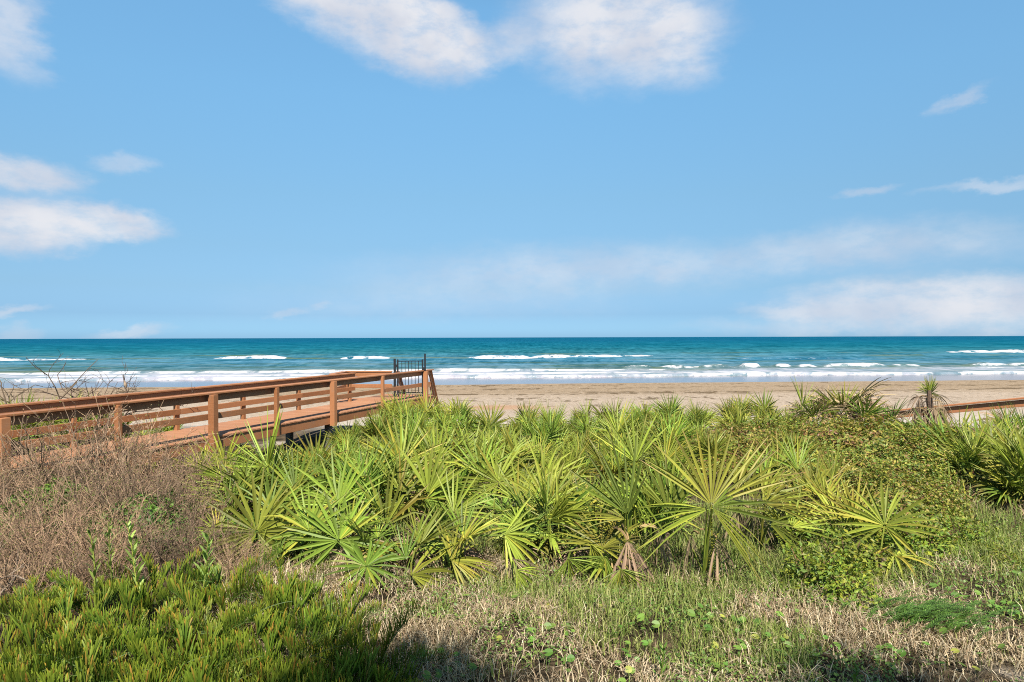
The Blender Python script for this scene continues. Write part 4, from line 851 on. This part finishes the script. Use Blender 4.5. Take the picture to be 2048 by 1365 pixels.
# ------------------------------------------------------------------ weeds and a fern clump
def weed(label, px, D, H, n, seed, c=(.16, .26, .04), ll=.10):
    r = np.random.RandomState(seed); o = thing('weed', label, 'weed', at(px, D, -.02), 'upright green weeds')
    S, Lf = MB(), MB(); P = [np.zeros(3)]; d = np.array([r.uniform(-.1, .1), r.uniform(-.1, .1), 1.0])
    for k in range(8): d = d + r.normal(scale=.06, size=3); d /= np.linalg.norm(d); P.append(P[-1] + d * H / 8)
    P = np.array(P); tube(S, P, np.linspace(.006, .0025, 9), 5, np.array(c) * .9); link('stem', S.mesh('stem', M_TWIG), o)
    for i in range(n):
        s = .15 + .85 * i / n; k = min(int(s * 8), 7); q = P[k] + (P[k + 1] - P[k]) * (s * 8 - k); a = i * 2.4 + r.uniform(-.3, .3)
        dd = np.array([math.cos(a) * .5, math.sin(a) * .5, 1.0 - .4 * (1 - s)]); dd /= np.linalg.norm(dd); l = ll * r.uniform(.7, 1.2) * (1.1 - .5 * s)
        wv = np.cross(dd, U3); wv /= np.linalg.norm(wv); hw = np.array([.002, .0065, .006, .0015]) * ll / .1; u = np.array([0, .35, .7, 1])
        C = q + l * u[:, None] * dd + (-.25 * l * u ** 2)[:, None] * U3
        Lf.add(np.stack([C - hw[:, None] * wv, C + hw[:, None] * wv], 1).reshape(-1, 3), [[2 * k2, 2 * k2 + 1, 2 * k2 + 3, 2 * k2 + 2] for k2 in range(3)], np.array(c) * r.uniform(.8, 1.25))
    link('foliage', Lf.mesh('foliage', M_LEAF), o)
weed('tall pale green weed rising above the coontie against brown twigs', 290, 4.2, .68, 30, 2, (.34, .42, .09), .15)
weed('shorter weed left of the tall pale weed', 190, 4.3, .58, 24, 3, (.26, .34, .07), .13)
weed('thin weed just left of the tall pale weed', 222, 4.35, .62, 22, 4, (.28, .36, .08), .12)
weed('weed with spread leaves right of the tall pale weed', 395, 4.4, .52, 24, 5, (.26, .36, .08), .16)
weed('feathery weed at the bottom edge in the shaded grass', 1680, 3.15, .34, 34, 6, (.10, .20, .03), .09)
weed('small weed among round creeper leaves', 1320, 3.6, .26, 18, 7)
def fern():
    o = thing('fern_clump', 'dark green fern clump on the dry grass at the right', 'fern', at(1835, 4.35))
    r = np.random.RandomState(8); mb = MB()
    for i in range(150):
        x, y = r.normal(scale=.17), r.normal(scale=.10); a = r.uniform(-.5, .9); L = r.uniform(.12, .22); P = []
        for k in range(7):
            s = k / 6; P.append(np.array([x + math.cos(a) * s * L * .9, y + math.sin(a) * s * L * .4 - .04 * s, .02 + L * (1.25 * s - .75 * s * s) * 1.1]))
        P = np.array(P); tube(mb, P, .0012, 3, (.05, .09, .02))
        for j in range(16):
            s = .15 + .85 * j / 15; k = min(int(s * 6), 5); q = P[k] + (P[k + 1] - P[k]) * (s * 6 - k); T = P[k + 1] - P[k]; T /= np.linalg.norm(T); sd_ = np.cross(T, U3); sd_ /= np.linalg.norm(sd_)
            for g in (-1, 1):
                dd = sd_ * g + T * .5 + U3 * .1; l = .026 * (1.1 - .7 * s); mb.add([q, q + dd * l * .5 + T * l * .22, q + dd * l, q + dd * l * .5 - T * l * .22], [[0, 1, 2, 3]], np.array([.17, .29, .05]) * r.uniform(.5, 1.4))
    link('foliage', mb.mesh('foliage', M_LEAF), o)
fern()

# ------------------------------------------------------------------ ground cover (nobody could count it)
def build_grass():
    r = np.random.RandomState(3); n = 150000
    Dd = 3.45 + 4.1 * r.rand(n) ** .85; X = (r.uniform(-1.02, 1.02, n) * .80) * Dd + .0
    keep = (X > -.42 * Dd - .1) ; X, Dd = X[keep], Dd[keep]; n = len(X)
    g = fbm(X * 1.1, Dd * 1.1, 11, 4); g2 = fbm(X * 4, Dd * 4, 12, 3)
    grn = np.clip((g - .47) * 5 + (Dd - 4.3) * .28 + (g2 - .5) * 2.0 + .40 + .25 * sstep(X, .8, 2.2), .04, .95)
    green = r.rand(n) < grn
    thin = sstep(fbm(X * 2.2, Dd * 2.2, 15, 3), .34, .50); k2 = (r.rand(n) < .22 + .78 * thin) & ((Dd < 6.0) | (r.rand(n) < .6)); X, Dd, green, g = X[k2], Dd[k2], green[k2], g[k2]; n = len(X)
    a = r.uniform(0, 6.28, n); lean = np.where(green, r.uniform(.2, 1.0, n), r.uniform(.5, 1.5, n))
    L = np.where(green, r.uniform(.05, .13, n) * (1 + .45 * sstep(Dd, 4.6, 5.6)), r.uniform(.05, .15, n))
    L = L * (.55 + 1.0 * fbm(X * 2.6 + 5, Dd * 2.6, 13, 3)) * (.8 + .5 * r.rand(n) ** 3)
    d0 = np.stack([np.sin(lean * .6) * np.cos(a), np.sin(lean * .6) * np.sin(a), np.cos(lean * .6)], 1)
    l1 = np.minimum(lean * 1.5, 1.75); d1 = np.stack([np.sin(l1) * np.cos(a), np.sin(l1) * np.sin(a), np.cos(l1)], 1)
    w_ = np.stack([-np.sin(a), np.cos(a), r.uniform(-.3, .3, n)], 1) * r.uniform(.0014, .0034, n)[:, None]
    B = np.stack([X, Dd, gz(X, Dd) + r.uniform(-.005, .03, n)], 1); Mi = B + d0 * L[:, None] * .5; Ti = Mi + d1 * L[:, None] * .5
    V = np.stack([B - w_, B + w_, Mi - w_ * .8, Mi + w_ * .8, Ti], 1).reshape(-1, 3); i = np.arange(n)[:, None] * 5
    Fq = np.concatenate([i + [[0, 1, 3]], i + [[0, 3, 2]], i + [[2, 3, 4]]])
    dry = np.array([(.54, .43, .27), (.46, .35, .20), (.64, .54, .36), (.30, .21, .12)])[r.choice(4, n)]
    gc = np.array([(.24, .30, .06), (.31, .35, .09), (.17, .26, .05), (.40, .40, .15)])[r.choice(4, n)]
    C = np.where(green[:, None], gc, dry * 1.12) * r.uniform(.65, 1.3, n)[:, None]
    tag(link('dune_grass', mesh('dune_grass', V, Fq, M_GRASS, np.repeat(C, 5, 0))), 'dry tan and green grass thatch covering the near dune', 'grass', kind='stuff')
build_grass()
def build_creeper():
    r = np.random.RandomState(14); mb = MB()
    cl = [(1100, 3.35, 9), (1140, 3.3, 6), (1285, 3.5, 5), (1305, 3.4, 4), (1460, 3.7, 8), (1485, 3.55, 6), (1430, 3.2, 6), (1530, 3.3, 6), (1560, 3.8, 5), (870, 3.15, 6), (945, 3.1, 5), (900, 2.95, 7), (1620, 3.3, 7), (1690, 3.7, 5), (1790, 3.05, 6), (1900, 3.25, 7), (1960, 3.9, 9), (2010, 3.8, 8), (2030, 3.3, 7), (1560, 3.05, 5), (1270, 3.05, 6), (1230, 3.2, 4), (1880, 3.7, 6), (1370, 3.75, 5), (1750, 3.35, 4), (1230, 3.9, 5), (1080, 3.8, 3), (2040, 4.4, 8)]
    for px, D, n in cl:
        for k in range(n):
            Dq = D + .72; x = (px - 1024) / F * Dq + r.normal(scale=.085); y = Dq + r.normal(scale=.13); z = float(gz(x, y)) + r.uniform(.03, .10); s = r.uniform(.013, .026)
            t1, t2 = r.normal(scale=.35), r.normal(scale=.35); nrm = np.array([t1, t2 - .35, 1.0]); nrm /= np.linalg.norm(nrm); a = np.cross(nrm, [0, 1, 0]); a /= np.linalg.norm(a); b = np.cross(nrm, a)
            an = np.linspace(.35, 6.28 - .35, 11); c = np.array([x, y, z]); V = [c] + [c + s * (math.cos(q) * a * 1.1 + math.sin(q) * b) + nrm * s * .18 * abs(math.sin(q)) for q in an]
            pal = [(.16, .28, .04), (.22, .32, .05), (.12, .22, .03), (.40, .38, .07)][r.choice(4, p=[.38, .3, .26, .06])]
            mb.add(V, [[0, j, j + 1] for j in range(1, 11)], np.array(pal) * r.uniform(.85, 1.15))
            tube(mb, [(x + .01, y, z - .09), c], .0016, 3, (.15, .2, .04))
    # low weeds between the grass blades
    n = 26000; Dd = 3.5 + 3.2 * r.rand(n); X = r.uniform(-.30, .80, n) * Dd; g = fbm(X * 1.7 + 9, Dd * 1.7, 31, 3) + .06 * sstep(X, .5, 2.0); k = g > .53; X, Dd = X[k], Dd[k]
    for x, y in zip(X, Dd):
        c = np.array([x, y, float(gz(x, y)) + r.uniform(.02, .075)]); nrm = np.array([r.normal(scale=.5), -.3 + r.normal(scale=.5), 1.0]); nrm /= np.linalg.norm(nrm); a = np.cross(nrm, r.normal(size=3)); a /= np.linalg.norm(a); b = np.cross(nrm, a); q = r.uniform(.006, .014)
        mb.add([c - a * q, c + b * q * .6, c + a * q, c - b * q * .6], [[0, 1, 2, 3]], np.array([(.20, .29, .05), (.26, .33, .06), (.14, .23, .04)][r.randint(3)]) * r.uniform(.7, 1.2))
    tag(link('creeper_leaves', mb.mesh('creeper_leaves', M_LEAF)), 'round creeper leaves and low green weeds scattered in the dry grass', 'creeper', kind='stuff')
build_creeper()

# ------------------------------------------------------------------ unseen palms added behind the viewpoint to shade the bottom of the view
def shadepalm(label, x, y, H, seed, n):
    r = random.Random(seed); root = thing('added_shade_palm', label, 'palm', (x, y, float(gz(x, y))), 'unseen palms added behind the viewpoint for shade')
    mb = MB(); tube(mb, [(0, 0, -.2), (.03, .02, H * .5), (0, 0, H)], [.17, .14, .13], 12); link('trunk', mb.mesh('trunk', M_TRUNK), root)
    for k in range(n):
        a = k * 2.4 + r.uniform(-.2, .2); link('frond', r.choice(BIGLOW if k % 2 else BIG), root, (.08 * math.sin(a), .08 * math.cos(a), H + r.uniform(-.15, .1)), (r.uniform(-.1, .1), r.uniform(-.1, .1), -a), r.uniform(.85, 1.1))
shadepalm('unseen palm added behind the viewpoint to shade the coontie rim', .02, -.85, 5.0, 3, 14)
shadepalm('unseen palm added behind the viewpoint to shade the right bottom grass', 2.5, -1.0, 5.0, 6, 14)
